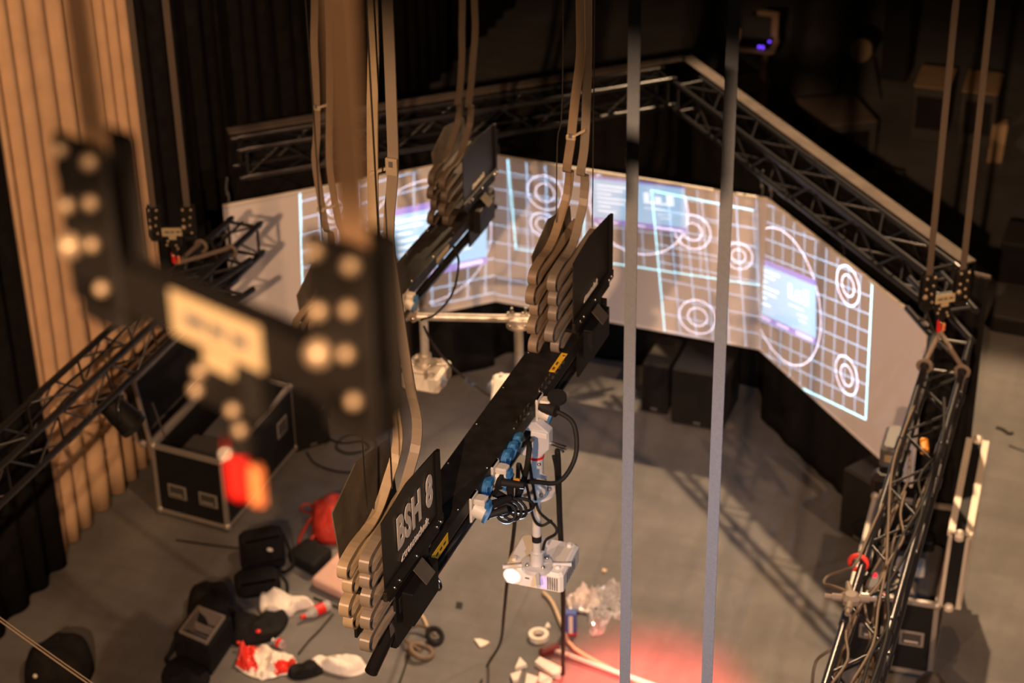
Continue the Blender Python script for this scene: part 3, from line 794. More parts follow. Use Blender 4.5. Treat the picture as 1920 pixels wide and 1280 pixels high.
# ================================================================== CASES, SPEAKERS, BOXES
ZZ = V((0, 0, 1))
def flight_case(label, near, along, width, L, h, lid_side, lid_h, lid_lean, interior=True, handles=((.28, .33), (.72, .33)), side_handle=None):
    """open case. near: floor corner closest to the camera; along: long direction; width: short direction vector"""
    near = V(near); a = V(along).normalized(); wv = V(width); W = wv.length; w = wv.normalized()
    t = thing('flight_case', near + a * L / 2 + wv / 2, label, 'flight case', 'open black flight cases')
    f = lambda i, j, k: near + w * (W * i) + a * (L * j) + ZZ * (.06 + h * k)
    th = .012
    for nm, c, hx in (('front_panel', f(.5, 0, .5), (w * W / 2, a * th, ZZ * h / 2)), ('back_panel', f(.5, 1, .5), (w * W / 2, a * th, ZZ * h / 2)),
                      ('side_panel', f(0, .5, .5), (a * L / 2, w * th, ZZ * h / 2)), ('side_panel', f(1, .5, .5), (a * L / 2, w * th, ZZ * h / 2)), ('bottom_panel', f(.5, .5, .02), (a * L / 2, w * W / 2, ZZ * .012))):
        MB().obb(c, *hx).build(nm, CASEP, t)
    # aluminium edges, one per edge, and ball corners
    e = .017
    cs = [(0, 0), (1, 0), (1, 1), (0, 1)]
    for (i, j) in cs: MB().obb(f(i, j, .5), w * e, a * e, ZZ * (h / 2)).build('edge_profile', ALU, t)
    for k in (0, 1):
        for (p, q) in ((0, 1), (1, 2), (2, 3), (3, 0)):
            A, B = f(*cs[p], k), f(*cs[q], k); d = (B - A).normalized(); s_ = ZZ.cross(d)
            MB().obb((A + B) / 2, d * ((B - A).length / 2), s_ * e, ZZ * e).build('edge_profile', ALU, t)
        for c in cs: MB().ball(f(*c, k), .034, 10, 8).build('ball_corner', ALU, t)
    for c in cs:
        MB().tube(f(*c, -.04) + (w * (.1 if c[0] == 0 else -.1)) + a * (.1 if c[1] == 0 else -.1) - ZZ * .05, f(*c, 0) + (w * (.1 if c[0] == 0 else -.1)) + a * (.1 if c[1] == 0 else -.1), .028, 10).build('castor', GREYD, t)
    nrm = -a
    for (i, k) in handles:
        c = f(i, 0, k) + nrm * .013
        hd = MB().obb(c, w * .085, nrm * .003, ZZ * .062).build('recessed_handle', ALU, t, bevel=.004)
        MB().obb(c + nrm * .003, w * .066, nrm * .002, ZZ * .045).build('handle_dish', CASEIN, hd)
        MB().tube(c + nrm * .012 - w * .05 - ZZ * .02, c + nrm * .012 + w * .05 - ZZ * .02, .007, 8).build('handle_bar', ALU, hd)
    if side_handle:
        for (sd_, j) in side_handle:
            nn = w if sd_ else -w; c = f(sd_, j, .55) + nn * .013
            hd = MB().obb(c, a * .085, nn * .003, ZZ * .075).build('recessed_handle', ALU, t, bevel=.004)
            MB().obb(c + nn * .003, a * .066, nn * .002, ZZ * .055).build('handle_dish', CASEIN, hd)
    if lid_side is not None:                 # hinged lid standing up along a long side
        nn = w if lid_side else -w
        up_ = (ZZ * math.cos(lid_lean) + nn * math.sin(lid_lean)); out = nn * math.cos(lid_lean) - ZZ * math.sin(lid_lean)
        o = f(lid_side, .5, 1) + nn * .02 + up_ * (lid_h / 2 + .015) + out * .06
        ld = MB().obb(o + out * .055, a * (L / 2), up_ * (lid_h / 2), out * .008).build('lid', CASEP, t)
        for q in (-1, 1):
            MB().obb(o + up_ * (q * lid_h / 2), a * (L / 2), up_ * .008, out * .062).build('lid_rim', CASEP, ld)
            MB().obb(o + a * (q * L / 2), a * .008, up_ * (lid_h / 2), out * .062).build('lid_rim', CASEP, ld)
            for r in (-1, 1):
                MB().obb(o + up_ * (q * lid_h / 2) + out * (r * .058), a * (L / 2), up_ * .016, out * (.024 if lid_side == 0 else .014)).build('lid_edge', ALULID if lid_side == 0 else ALU, ld)
                MB().obb(o + a * (q * L / 2) + out * (r * .058), a * .013, up_ * (lid_h / 2), out * .013).build('lid_edge', ALULID if lid_side == 0 else ALU, ld)
                MB().rbox(o + up_ * (q * lid_h / 2) + a * (r * L / 2), (.06, .10, .06), math.atan2(a.y, a.x) + PI / 2, .015).build('lid_corner', ALULID if lid_side == 0 else ALU, ld)
        for q in (.12, .88):
            MB().tube(f(lid_side, q, .95) + nn * -.03, f(lid_side, q, 1) + up_ * .3 + nn * .01, .006, 6).build('lid_stay', SIL, t)
    return t, f, w, a
ALULID = mat('bright_lid_edge', (.70, .62, .50), .45, .3)
cn = atz(428, 998); cl = atz(303, 964); cr_ = atz(553, 852)
tcase, fL, wL, aL_ = flight_case('large open black flight case in front of the beige curtain with its lid standing up', cn, (0, 1, 0), cl - cn, 1.22, .60, 1, .56, .16, handles=((.24, .36), (.70, .36)), side_handle=((0, .82),))
# contents of the left case: two dividers and a cable drum
tag(MB().rbox(fL(.5, .25, .40), (.46, .42, .4), 0, .02).build('foam_block', CASEIN), 'dark grey padded block inside the left open flight case', 'padding')
tag(MB().rbox(fL(.5, .68, .34), (.46, .46, .32), 0, .02).build('equipment_box', GREYD), 'grey equipment box inside the far half of the left open flight case', 'box')
cn2 = atz(1737, 1274); cw2 = atz(1588, 1262)
rc = atz(1757, 1135, .66); rb = atz(1793, 953, .66)
aR_ = (rb - rc); aR_.z = 0; LR = aR_.length; aR_.normalize(); wR = V((-aR_.y, aR_.x, 0)) * .60
near2 = V((rc.x, rc.y, 0))
tcase2, fR, wR_, aR2 = flight_case('open black flight case under the right truss, its bright-edged lid standing upright', near2, aR_, wR, LR, .60, 0, .60, .03, handles=((.25, .48), (.72, .48)))
tag(MB().rbox(fR(.5, .5, .30), (.50, .9, .38), math.atan2(aR2.y, aR2.x) - PI / 2, .02).build('rack_unit', GREYD), 'dark grey rack unit lying inside the right open flight case', 'rack')
for i, (jj, col_) in enumerate(((.28, CREAMB), (.52, ALUPAINT), (.78, BLACK))):
    tag(MB().rbox(fR(.42, jj, .72), (.16 + .05 * i, .14, .09), math.atan2(aR2.y, aR2.x) - PI / 2 + .1 * i, .012).build('adapter_box', col_), ['small tan adapter box on the rack unit, nearest in the right case', 'small pale adapter box on the rack unit, middle of the right case', 'small black adapter box on the rack unit, far end of the right case'][i], 'box', 'small boxes in the right flight case')

def speaker(label, fl, fr, depth, h, gr=None, wedge=0.0):
    fl, fr = V(fl), V(fr); u = (fr - fl).normalized(); w = V((-u.y, u.x, 0))
    W = (fr - fl).length; t = thing('loudspeaker', (fl + fr) / 2 + w * depth / 2, label, 'loudspeaker', gr)
    yaw = math.atan2(u.y, u.x); c = (fl + fr) / 2 + w * depth / 2
    MB().rbox(V((c.x, c.y, h / 2 + .01)), (W, depth, h - .02), yaw, .018).build('cabinet', DARKBOX, t)
    MB().obb((fl + fr) / 2 - w * .004 + ZZ * h * .5, u * (W * .46), w * .004, ZZ * (h * .45)).build('grille', BLACK, t)
    for q in (-1, 1):
        MB().obb(c + u * (q * W / 2) + ZZ * h * .6, u * .004, w * .07, ZZ * .04).build('side_grip', BLACK, t)
        for r in (-1, 1): MB().tube(c + u * (q * W * .4) + w * (r * depth * .4), c + u * (q * W * .4) + w * (r * depth * .4) + ZZ * .02, .02, 8).build('foot', CABLE, t)
    MB().obb((fl + fr) / 2 - w * .009 + ZZ * .06, u * .03, w * .002, ZZ * .01).build('badge', GREYD, t)
    return t
speaker('slim black loudspeaker under the middle screen, left of the bigger one', atz(1202, 772), atz(1250, 781), .5, .50, 'speakers under the middle screen')
speaker('wide black loudspeaker under the middle screen, right of the slim one', atz(1257, 795), atz(1356, 812), .52, .56, 'speakers under the middle screen')
sa = atz(1560, 1005); speaker('black loudspeaker on the floor at the right foot of the right screen', atz(1572, 998), atz(1640, 1040), .45, .62)
speaker('black loudspeaker box standing just behind the left open flight case', atz(556, 852), atz(621, 833), .5, .68)
# black plinth with a pale lid behind it
tag(box(*(lambda p: (p.x - .46, p.x + .06, p.y + .75, p.y + 1.08, 0.005, .80))(atz(545, 716, .8))).build('storage_trunk', TANBOARD), 'tan-topped dark trunk behind the left flight case', 'trunk')

# ---- stage lights and devices on the trusses
def par_can(label, top, aim, r=.10, ln=.24):
    top = V(top); aim = V(aim).normalized(); c = top - ZZ * .20
    t = thing('par_can', top, label, 'stage light')
    MB().tube(c - aim * ln / 2, c + aim * ln * .35, r * .82, 18, r).build('can_body', BLACK, t)
    MB().tube(c + aim * ln * .35, c + aim * ln * .5, r * 1.05, 18).build('lens_ring', BLACKM, t)
    MB().disc(c + aim * ln * .505, aim, r * .9, .006).build('lens', LENSG, t)
    MB().ball(c - aim * ln * .5, r * .8, 14, 8, (1, 1, 1)).build('can_back', BLACK, t)
    s_ = aim.cross(ZZ).normalized()
    MB().path([c - s_ * (r + .02), c - s_ * (r + .02) + ZZ * .13, top - ZZ * .03, c + s_ * (r + .02) + ZZ * .13, c + s_ * (r + .02)], .011, 8).build('yoke', BLACKM, t)
    MB().rbox(top + ZZ * .0, (.06, .04, .08), 0, .01).build('hook_clamp', SIL, t)
    return t
par_can('black stage light hanging from the left truss in front of the beige curtain', atz(222, 730, 2.33), (.55, .25, -.75))
bx = atz(1676, 838, 2.25)
t = thing('dimmer_box', bx, 'grey control box clamped to the near left edge of the right truss beside the screen', 'control box')
MB().rbox(bx, (.14, .30, .16), .05, .02).build('housing', GREYD, t)
MB().box(bx.x - .03, bx.x + .03, bx.y - .155, bx.y - .148, bx.z - .02, bx.z + .03).build('badge', STICK, t)
MB().rbox(bx + V((-.01, -.22, -.12)), (.15, .16, .14), .05, .03).build('lens_hood', BLACK, t)
ob = atz(1733, 836, 2.5)
tag(MB().rbox(ob, (.05, .13, .05), .25, .008).build('cable_splitter', ORANGE), 'small orange-yellow cable splitter lying inside the right truss', 'splitter')
JUNC = mat('dusty_brown_rubber', (.20, .155, .11), .6)
# square spider junction with four sockets on the near part of the right truss
sp_ = atz(1595, 1122, 2.68)
t = thing('junction_box', sp_, 'tan cross-shaped junction box with four cable ends on the right truss', 'junction box')
MB().rbox(sp_, (.10, .10, .07), .5, .02).build('hub', JUNC, t)
for a in (.3, 1.9, 3.3, 4.8):
    d = V((math.cos(a), math.sin(a), 0)); MB().tube(sp_ + d * .04, sp_ + d * .10, .022, 10).tube(sp_ + d * .10, sp_ + d * .14, .015, 10).build('socket', JUNC, t)
rw = atz(1606, 1054, 2.60)
tag(MB().torus(rw + V((0.01, 0, 0)), dR, .048, .015, 18, 8).build('cable_tie', mat('red_cable_tie', (.80, .05, .03), .5)), 'bright red cable tie wrapped around the left chord of the right truss', 'cable tie')
for (px, py, zz_, rr, m_, lb) in ((1640, 1078, 2.45, .016, 'r', 'tiny red indicator lamp glowing inside the right truss, alone'), (1660, 1118, 2.56, .017, 'r', 'red indicator lamp on the lit connector beside the junction box')):
    rl = mat('red_indicator', (.8, .02, .03), .4, emit=(1, .03, .06), estr=1.2)
    tag(MB().ball(atz(px, py, zz_), rr, 10, 8).build('indicator_lamp', rl), lb, 'lamp')
cnn = atz(1640, 1118, 2.57)
tag(MB().tube(cnn - V((.07, .02, 0)), cnn + V((.06, .015, 0)), .02, 12, .014).build('cable_connector', SIL), 'silver cable connector lying across the right truss beside the junction box', 'connector')
cq = atz(1657, 935, 2.58)
tag(MB().tube(cq + V((-.02, .07, 0)), cq + V((.015, -.09, 0)), .022, 10, .014).build('cable_connector', CREAMB), 'tan cable connector on top of the right truss below the orange splitter', 'connector')
# cables lying along the right truss, each its own
rnd = random.Random(5)
for i in range(12):
    pts = []; off0 = rnd.uniform(.02, .22)
    s0 = rnd.uniform(-.05, .25); s1 = rnd.uniform(.6, .9)
    for k in range(9):
        s = s0 + (s1 - s0) * k / 8
        off0 = min(.235, max(.0, off0 + rnd.uniform(-.07, .07)))
        zc = -.005 - .18 * abs(math.sin(k * 1.3 + i)) * (i % 3 > 0) + (.028 if i % 3 == 0 else 0)
        pts.append(RT0.lerp(RT1, s) + sR * (off0 / .24) + V((0, 0, zc)))
    tag(MB().path(smoothpts(pts, 4), .0085 if i % 4 else .011, 6).build('power_cable', CABLEB if i % 2 else CABLE),
        'brown cable lying loosely along the right truss' if i % 2 else 'black cable lying loosely along the right truss', 'cable', 'brown cables along the right truss' if i % 2 else 'black cables along the right truss')
pts = [atz(1592, 1110, 2.7), atz(1560, 1098, 2.66), atz(1545, 1095, 2.55), atz(1552, 1080, 2.52), atz(1585, 1068, 2.6), atz(1606, 1054, 2.66), atz(1630, 1000, 2.64), atz(1655, 945, 2.62)]
tag(MB().path(smoothpts(pts, 5), .009, 6).build('power_cable', CABLEB), 'brown cable looping out left of the junction box over the red tie', 'cable')
pts = [atz(1594, 1150, 2.66), atz(1590, 1180, 2.6), atz(1560, 1215, 2.6), atz(1530, 1240, 2.5), atz(1522, 1290, 2.4)]
tag(MB().path(smoothpts(pts, 5), .009, 6).build('power_cable', CABLEB), 'brown cable bulging out at the bottom left of the right truss', 'cable')
# two cables tied along the left truss
for i in range(3):
    pts = [LT0.lerp(LT1, k / 9) + V((.02 + .08 * i + .03 * rnd.uniform(-1, 1), 0, .03 - .06 * i * abs(math.sin(k * 1.7)))) for k in range(10)]
    tag(MB().path(smoothpts(pts, 4), .010, 6).build('power_cable', CABLE), 'black cable tied along the left truss', 'cable', 'black cables along the left truss')

# ---- cables hanging from BSH 8
plg = V((br + .05, 7.56, zt - .02))
t = thing('power_plug', plg, 'round black plug with curved lead in a white socket of the near batten', 'plug')
MB().tube(V((br + .02, 7.61, zt - .03)), V((br + .10, 7.59, zt - .03)), .03, 14).build('plug_body', CABLE, t)
MB().disc(V((br + .085, 7.64, zt + .01)), (.1, -.3, 1), .045, .018).build('plug_cap', CABLE, t)
MB().path(smoothpts([V((br + .10, 7.59, zt - .03)), V((br + .19, 7.57, zt - .07)), V((br + .22, 7.51, zt - .2)), V((br + .17, 7.43, zt - .30)), V((br + .08, 7.35, zt - .27)), V((br + .01, 7.25, zt - .22))], 6), .011, 8).build('plug_lead', CABLE, t)
def cable(pts, r, lab, m=None, grp=None):
    return tag(MB().path(smoothpts(pts, 6), r, 6).build('hanging_cable', m or CABLE), lab, 'cable', grp)
# bundle in front of the tube: connectors and coils
bc = V((br + .045, 6.95, zt - .10))
t = thing('cable_bundle', bc, 'tangle of black connectors and cable coils tied to the load tube beside the sockets', 'cables')
for i in range(6):
    p = bc + V((rnd.uniform(-.02, .08), rnd.uniform(-.10, .12), rnd.uniform(-.05, .05)))
    d = V((rnd.uniform(-1, 1), rnd.uniform(-1, 1), rnd.uniform(-.4, .4))).normalized()
    MB().tube(p - d * .05, p + d * .05, .020, 10, .015).build('connector', CABLE, t)
for i in range(4):
    MB().torus(bc + V((.06 + .012 * i, -.02 + .025 * i, -.06)), (rnd.uniform(-.6, .6), 1, rnd.uniform(-.6, .6)), .040 + .006 * i, .0075, 20, 6).build('coil', CABLE, t)
MB().rbox(bc + V((.07, .08, .05)), (.03, .02, .014), .4, .004).build('orange_tab', ORANGE, t)
t0 = bc + V((.0, -.05, -.04))
for i in range(3):
    cable([t0 + V((0, -.02 * i, -.02)), atd(905, 945 + 2 * i, 9.0), atd(935 + 6 * i, 958 + 4 * i, 9.1), atd(968 + 3 * i, 930, 9.2), atd(985 + 2 * i, 880, 9.3), atd(990 + 2 * i, 830, 9.35), V((xc + .06, 7.5, zt - .2))], .0085,
          'black cable sagging in a loop from the batten bundle up to the projector clamp', None, 'sagging cables at the projector clamp')
cable([atd(990, 850, 9.4), atd(1003, 930, 9.7), atd(1012, 960, 9.75), atd(1040, 985, 9.8), atd(1042, 1000, 9.8), atd(1024, 1012, 9.85), atd(1018, 1030, 9.9)], .0075, 'thin black cable winding down beside the near projector pole')
cable([atd(975, 870, 9.4), atd(990, 920, 9.6), atd(1000, 970, 9.75), atd(1015, 985, 9.8), atd(1035, 975, 9.8)], .0075, 'thin black cable crossing in front of the near projector pole')
vx = V((xc + .17, 7.62, 0)); gq = atz(1053, 1262)
cable([V((xc + .20, 7.60, zt - .25)), atd(1047, 880, 9.75), atd(1049, 960, 10.0), atd(1053, 1040, 10.6), atd(1056, 1130, 12.2), atd(1056, 1200, 13.6), atz(1056, 1262, .012), atz(1062, 1300, .012)], .014, 'thick black cable dropping straight from the projector clamp to the floor')
cable([V((xc + .185, 7.59, zt - .28)), atd(1043, 880, 9.74), atd(1046, 930, 9.9), atd(1051, 965, 10.02)], .010, 'second black cable joining the thick one below the projector clamp')
cable([atd(972, 870, 9.3), atd(969, 930, 9.7), atd(963, 1000, 10.4), atd(951, 1090, 11.8), atd(945, 1150, 13.2), atd(938, 1205, 14.6), atz(915, 1245, .012), atz(898, 1290, .012)], .010, 'thin black cable falling from the sockets to the floor left of the near projector')
cable([atd(850, 462, 12.0), atd(860, 490, 12.1), atd(852, 540, 12.2), atd(835, 570, 12.2), atd(812, 592, 12.2), atd(795, 597, 12.2), atd(790, 600, 12.25)], .0075, 'thin black cable curving from the second batten down to the cross pipe')
cable([atd(795, 612, 12.2), atd(815, 650, 12.5), atd(850, 690, 13.2), atd(890, 722, 14.5), atz(930, 748, .012), atz(960, 757, .012)], .008, 'thin black cable slanting from the second batten projector pole to the floor')
tag(MB().torus(V((xc + .06, 6.47, zt - .245)), (.5, .9, .1), .036, .006, 16, 6).build('steel_ring', STEEL), 'bright steel ring hanging below the load tube near the BSH 8 sign', 'ring')
# safety wires in the lower left corner
wp = [atd(-60, 1120, 10.2), atd(60, 1207, 10.0), atd(175, 1288, 9.8), atd(260, 1345, 9.7)]
tag(MB().path(smoothpts(wp, 4), .005, 6).build('steel_cable', CREAMB), 'thin tan steel cable crossing the lower left corner', 'cable', 'steel cables in the lower left corner')
wp = [p + V((.012, .0, .018)) for p in wp]
tag(MB().path(smoothpts(wp, 4), .004, 6).build('steel_cable', CREAMB), 'thin tan steel cable crossing the lower left corner', 'cable', 'steel cables in the lower left corner')

# ================================================================== THINGS LYING ON THE FLOOR
F = lambda *ps: [atz(*p) for p in ps]
def lay(name, outline, h, m, label, cat, group=None, jit=.3, seed=0.0, base=.003, flat=.5):
    o = MB().pillow(F(*outline), h, base, 7, jit, seed, flat).build(name, m); return tag(o, label, cat, group)
def soft(name, outline, h, m, label, cat, extras=(), jit=.3, seed=0.0, group=None):
    pts = F(*outline); c = sum(pts, V((0, 0, 0))) / len(pts)
    t = thing(name, c, label, cat, group)
    MB().pillow(pts, h, .003, 7, jit, seed).build('body', m, t)
    return t
# red drawstring bag
t = soft('drawstring_bag', ((585, 985), (592, 960), (640, 950), (662, 975), (655, 1015), (612, 1022), (590, 1012)), .20, REDF, 'bright red drawstring bag beside the black bags, its straps spread to the left', 'bag', jit=.5, seed=2)
MB().path(smoothpts([atz(640, 950, .16), atz(610, 957, .12), atz(585, 970, .06), atz(572, 990, .02), atz(560, 1015, .012), atz(575, 1018, .012), atz(592, 1000, .05)], 5), .012, 6).build('strap', REDF, t)
MB().path(smoothpts([atz(590, 965, .1), atz(565, 955, .02), atz(570, 945, .012), atz(585, 948, .012), atz(586, 970, .06)], 5), .007, 6).build('drawstring', REDF, t)
# black laptop bag with badge (standing) and the one in front
def bag_box(label, a, b, depth, h, m=FABRICB, lean=0.0, badge=None, yawadd=0, group=None):
    a, b = V(a), V(b); u = (b - a).normalized(); w = V((-u.y, u.x, 0)); W = (b - a).length; c = (a + b) / 2 + w * depth / 2
    t = thing('shoulder_bag', c, label, 'bag', group)
    yaw = math.atan2(u.y, u.x)
    body = MB().rbox(V((c.x, c.y, h / 2)), (W, depth, h), yaw, min(h, depth) * .22, lean).build('body', m, t, bevel=.02)
    MB().rbox(V((c.x, c.y, h * .62)) - w * (depth * .5), (W * .84, .025, h * .60), yaw, .01, lean).build('front_flap', m, t, bevel=.006)
    MB().path(smoothpts([c + u * W * .5 + ZZ * h * .8, c + u * (W * .62) + ZZ * .1 - w * .1, c + u * (W * .5) - w * (depth * .7) + ZZ * .02, c - w * (depth * .75) + ZZ * .015], 6), .014, 6).build('carry_strap', m, t)
    if badge is not None:
        MB().ball(c - w * (depth * .5 + .02) + u * (badge * W) + ZZ * h * .66, .028, 12, 8, (1, .5, .6)).build('badge', PAPER, t)
    return t
bag_box('black shoulder bag with a pale oval badge, standing behind the smaller black bag', atz(458, 1085), atz(540, 1068), .16, .36, badge=.12)
bag_box('low black bag lying in front of the badged shoulder bag, above the white cloth', atz(446, 1132), atz(530, 1118), .22, .18)
tag(MB().prism(F((538, 1054), (577, 1026), (626, 1048), (588, 1084)), V((0, 0, .11))).build('laptop_bag', FABRICB, bevel=.03), 'flat squarish black laptop bag lying below the red drawstring bag', 'bag')
CHECK = mat('checked_pink_cloth', (.60, .37, .29), .85, bump=.3, bscale=25)
tag(MB().prism(F((583, 1100), (640, 1044), (705, 1076), (650, 1132)), V((0, 0, .085))).build('cushion', CHECK, bevel=.03), 'pale pink flat cushion half hidden behind the cable loops', 'cushion')
lay('cloth', ((487, 1130), (500, 1117), (540, 1118), (558, 1132), (584, 1134), (588, 1140), (560, 1146), (545, 1158), (515, 1156), (498, 1160), (488, 1148)), .09, WHITECL, 'crumpled white cloth lying below the low black bag', 'cloth', jit=.9, seed=6)
# dark backpack
t = soft('backpack', ((352, 1170), (358, 1140), (390, 1122), (430, 1128), (440, 1150), (432, 1185), (405, 1195), (362, 1200)), .26, FABRICB, 'bulky black backpack behind the open camera bag', 'bag', jit=.35, seed=7)
MB().path(smoothpts([atz(420, 1130, .2), atz(448, 1150, .1), atz(452, 1180, .02), atz(430, 1195, .02)], 5), .018, 6).build('shoulder_strap', FABRICB, t)
t = soft('jacket', ((432, 1160), (470, 1158), (505, 1165), (540, 1160), (530, 1185), (500, 1205), (450, 1212), (430, 1200)), .10, FABRICB, 'black jacket or pouch with small red tags lying between backpack and white cloth', 'jacket', jit=.8, seed=8)
MB().ball(atz(484, 1183, .10), .022, 8, 6, (1, 1, .5)).build('red_tag', RED, t); MB().ball(atz(447, 1204, .06), .018, 8, 6, (1, 1, .5)).build('red_tag', RED, t)
# open camera bag
a = atz(352, 1262); b = atz(424, 1262); 
cb_a, cb_b = atz(390, 1268), atz(440, 1215)
def camera_bag():
    p = [atz(336, 1235), atz(396, 1262), atz(434, 1205), atz(376, 1182)]
    c = sum(p, V((0, 0, 0))) / 4
    t = thing('camera_bag', c, 'open black camera bag with grey padded lining, lower left of the heap', 'bag')
    hh = .24
    for i in range(4):
        q0, q1 = p[i], p[(i + 1) % 4]; inn = (c - (q0 + q1) / 2); inn.z = 0; inn.normalize()
        d = (q1 - q0).normalized()
        MB().obb((q0 + q1) / 2 + ZZ * hh / 2, d * ((q1 - q0).length / 2 + .02), inn * .018, ZZ * hh / 2).build('side_wall', FABRICB, t, bevel=.01)
        MB().obb((q0 + q1) / 2 + inn * .026 + ZZ * (hh / 2 + .02), d * ((q1 - q0).length / 2 - .02), inn * .010, ZZ * (hh / 2)).build('lining', LINING, t, bevel=.004)
    MB().obb(c + ZZ * .02, (p[1] - p[0]) * .46, (p[3] - p[0]) * .46, ZZ * .012).build('padded_floor', LINING, t)
    for k in (.38, .68):
        q0, q1 = p[0].lerp(p[3], k), p[1].lerp(p[2], k); d = (q1 - q0).normalized(); s_ = V((-d.y, d.x, 0))
        MB().obb((q0 + q1) / 2 + ZZ * .10, d * ((q1 - q0).length * .44), s_ * .008, ZZ * .08).build('divider', LINING, t)
    lo_ = (p[0] + p[1]) / 2 + (p[0] - p[3]).normalized() * .15
    MB().pillow([q + (p[0] - p[3]).normalized() * s for q, s in ((p[0], .02), (p[1], .02), (p[1], .26), (p[0], .28))], .09, .003, 6, .2, 3).build('flap', FABRICB, t)
    MB().path(smoothpts([p[0] + ZZ * .2, atz(320, 1222, .1), atz(312, 1238, .02), atz(330, 1256, .02)], 5), .018, 6).build('carry_strap', FABRICB, t)
LINING = mat('grey_padded_lining', (.24, .20, .165), .9, bump=.2, bscale=40)
camera_bag()
# red and white carrier bag
def wrapper(name, outline, h, m1, m2, label, cat, seed, stripes):
    pts = F(*outline); c = sum(pts, V((0, 0, 0))) / len(pts); t = thing(name, c, label, cat)
    MB().crumple(pts, h, seed).build('sheet', m1, t)
    for i, st in enumerate(stripes): MB().crumple(F(*st), h * 1.12, seed, 10, 7.0, .012).build('printed_patch', m2, t)
    return t
REDP = mat('red_printed_plastic', (.72, .035, .02), .35); WHITEPL = mat('white_printed_plastic', (.80, .72, .60), .35)
wrapper('carrier_bag', ((442, 1250), (448, 1220), (488, 1216), (520, 1222), (548, 1228), (560, 1248), (550, 1262), (520, 1270), (492, 1276), (462, 1266)), .14, WHITEPL, REDP,
        'crumpled red and white plastic carrier bag at the bottom of the heap', 'bag', 3.0, [((443, 1250), (450, 1219), (486, 1217), (478, 1240), (490, 1262), (466, 1264)), ((508, 1262), (530, 1242), (558, 1244), (550, 1260), (520, 1270))])
def bottle(label, p, q, r, cap, m):
    p, q = V(p), V(q); d = (q - p).normalized(); L_ = (q - p).length; t = thing('drink_bottle', (p + q) / 2, label, 'bottle')
    MB().tube(p + ZZ * r, p + d * L_ * .62 + ZZ * r, r, 14).tube(p + d * L_ * .62 + ZZ * r, p + d * L_ * .85 + ZZ * r, r, 14, r * .4).build('body', m, t)
    MB().tube(p + d * L_ * .2 + ZZ * r, p + d * L_ * .5 + ZZ * r, r * 1.03, 14).build('wrap_label', RED, t)
    MB().tube(p + d * L_ * .85 + ZZ * r, q + ZZ * r, r * .42, 12).build('cap', cap, t)
bottle('clear drink bottle with red label and red cap lying right of the white cloth', atz(618, 1142), atz(565, 1166), .042, RED, CLEARP)
bottle('small clear bottle standing out beside the carrier bag, upper one', atz(532, 1216), atz(512, 1206), .034, WHITEP, CLEARP)
lay('cloth', ((582, 1246), (600, 1238), (628, 1246), (640, 1234), (662, 1242), (690, 1252), (678, 1264), (648, 1270), (612, 1260)), .07, WHITECL, 'crumpled white cloth below the end pipe of the BSH 8 batten', 'cloth', jit=1.0, seed=11)
lay('cable_coil', ((540, 1262), (560, 1250), (600, 1252), (604, 1264), (570, 1274), (548, 1274)), .06, FABRICB, 'low dark cable heap between carrier bag and white cloth', 'cable', jit=.9, seed=12)
t = soft('duffel_bag', ((48, 1290), (62, 1250), (110, 1238), (140, 1234), (172, 1240), (176, 1262), (150, 1295), (90, 1305)), .28, FABRICB, 'black bag with a small white tag at the bottom left edge', 'bag', jit=.3, seed=13)
MB().ball(atz(66, 1267, .22), .016, 8, 6).build('white_tag', PAPER, t)
# brown cord / headphones next to the batten end
t = thing('headphones', atz(785, 1195), 'brown and black headphones with curled lead lying right of the batten end', 'headphones')
MB().torus(atz(790, 1220, .03), (.3, .2, 1), .085, .022, 20, 8).build('ear_cup', CABLEB, t); MB().torus(atz(815, 1192, .05), (.6, -.2, .7), .06, .02, 18, 8).build('ear_cup', FABRICB, t)
MB().path(smoothpts([atz(790, 1220, .04), atz(760, 1200, .05), atz(756, 1180, .05), atz(782, 1172, .05), atz(808, 1180, .06), atz(815, 1192, .06)], 5), .014, 6).build('headband', CABLEB, t)
MB().path(smoothpts([atz(802, 1178, .012), atz(795, 1160, .012), atz(786, 1148, .012)], 5), .012, 6).build('lead', WOODST, t)
# masking tape roll
tp = atz(1010, 1196, .0)
t = thing('tape_roll', tp, 'pale roll of masking tape lying flat on the floor', 'tape')
P = []
for i in range(33):
    a = 2 * PI * i / 32; d = V((math.cos(a), math.sin(a), 0))
    P.append([tp + d * r + ZZ * h for (r, h) in ((.044, .005), (.044, .045), (.074, .045), (.074, .003), (.044, .003))])
MB().grid(P, False).build('tape', PAPER, t)
MB().tube(tp + ZZ * .004, tp + ZZ * .006, .001, 8).build('core', WOODST, t)
# white rods and scraps
def rod(label, pts, r, m, grp=None, nm='white_rod'): 
    return tag(MB().path(pts, r, 8).build(nm, m), label, 'rod', grp)
rod('long white rod lying diagonally to the bottom edge, with a black holder at its end', [atz(1042, 1220, .03), atz(1320, 1318, .03)], .020, PAPER)
rod('bent white strip running from under the near projector down to the long rod', smoothpts([atz(1018, 1110, .02), atz(1036, 1130, .02), atz(1056, 1178, .02), atz(1076, 1215, .02), atz(1150, 1256, .02), atz(1260, 1310, .02)], 3), .015, WOODST)
tag(MB().rbox(atz(1030, 1218, .04), (.16, .06, .07), .9, .015).build('rod_holder', mat('dark_red_holder', (.10, .012, .012), .5)), 'dark red holder at the upper end of the long white rod', 'holder')
def scrap(label, poly, m=PAPER, th=.012):
    pts = F(*poly); return tag(MB().prism([p + ZZ * .004 for p in pts], V((0, 0, th))).build('paper_scrap', m), label, 'paper', 'paper scraps on the floor')
scrap('small white pointed scrap on the floor between batten end and tape roll', ((889, 1200), (900, 1200), (918, 1206), (910, 1212), (900, 1215)))
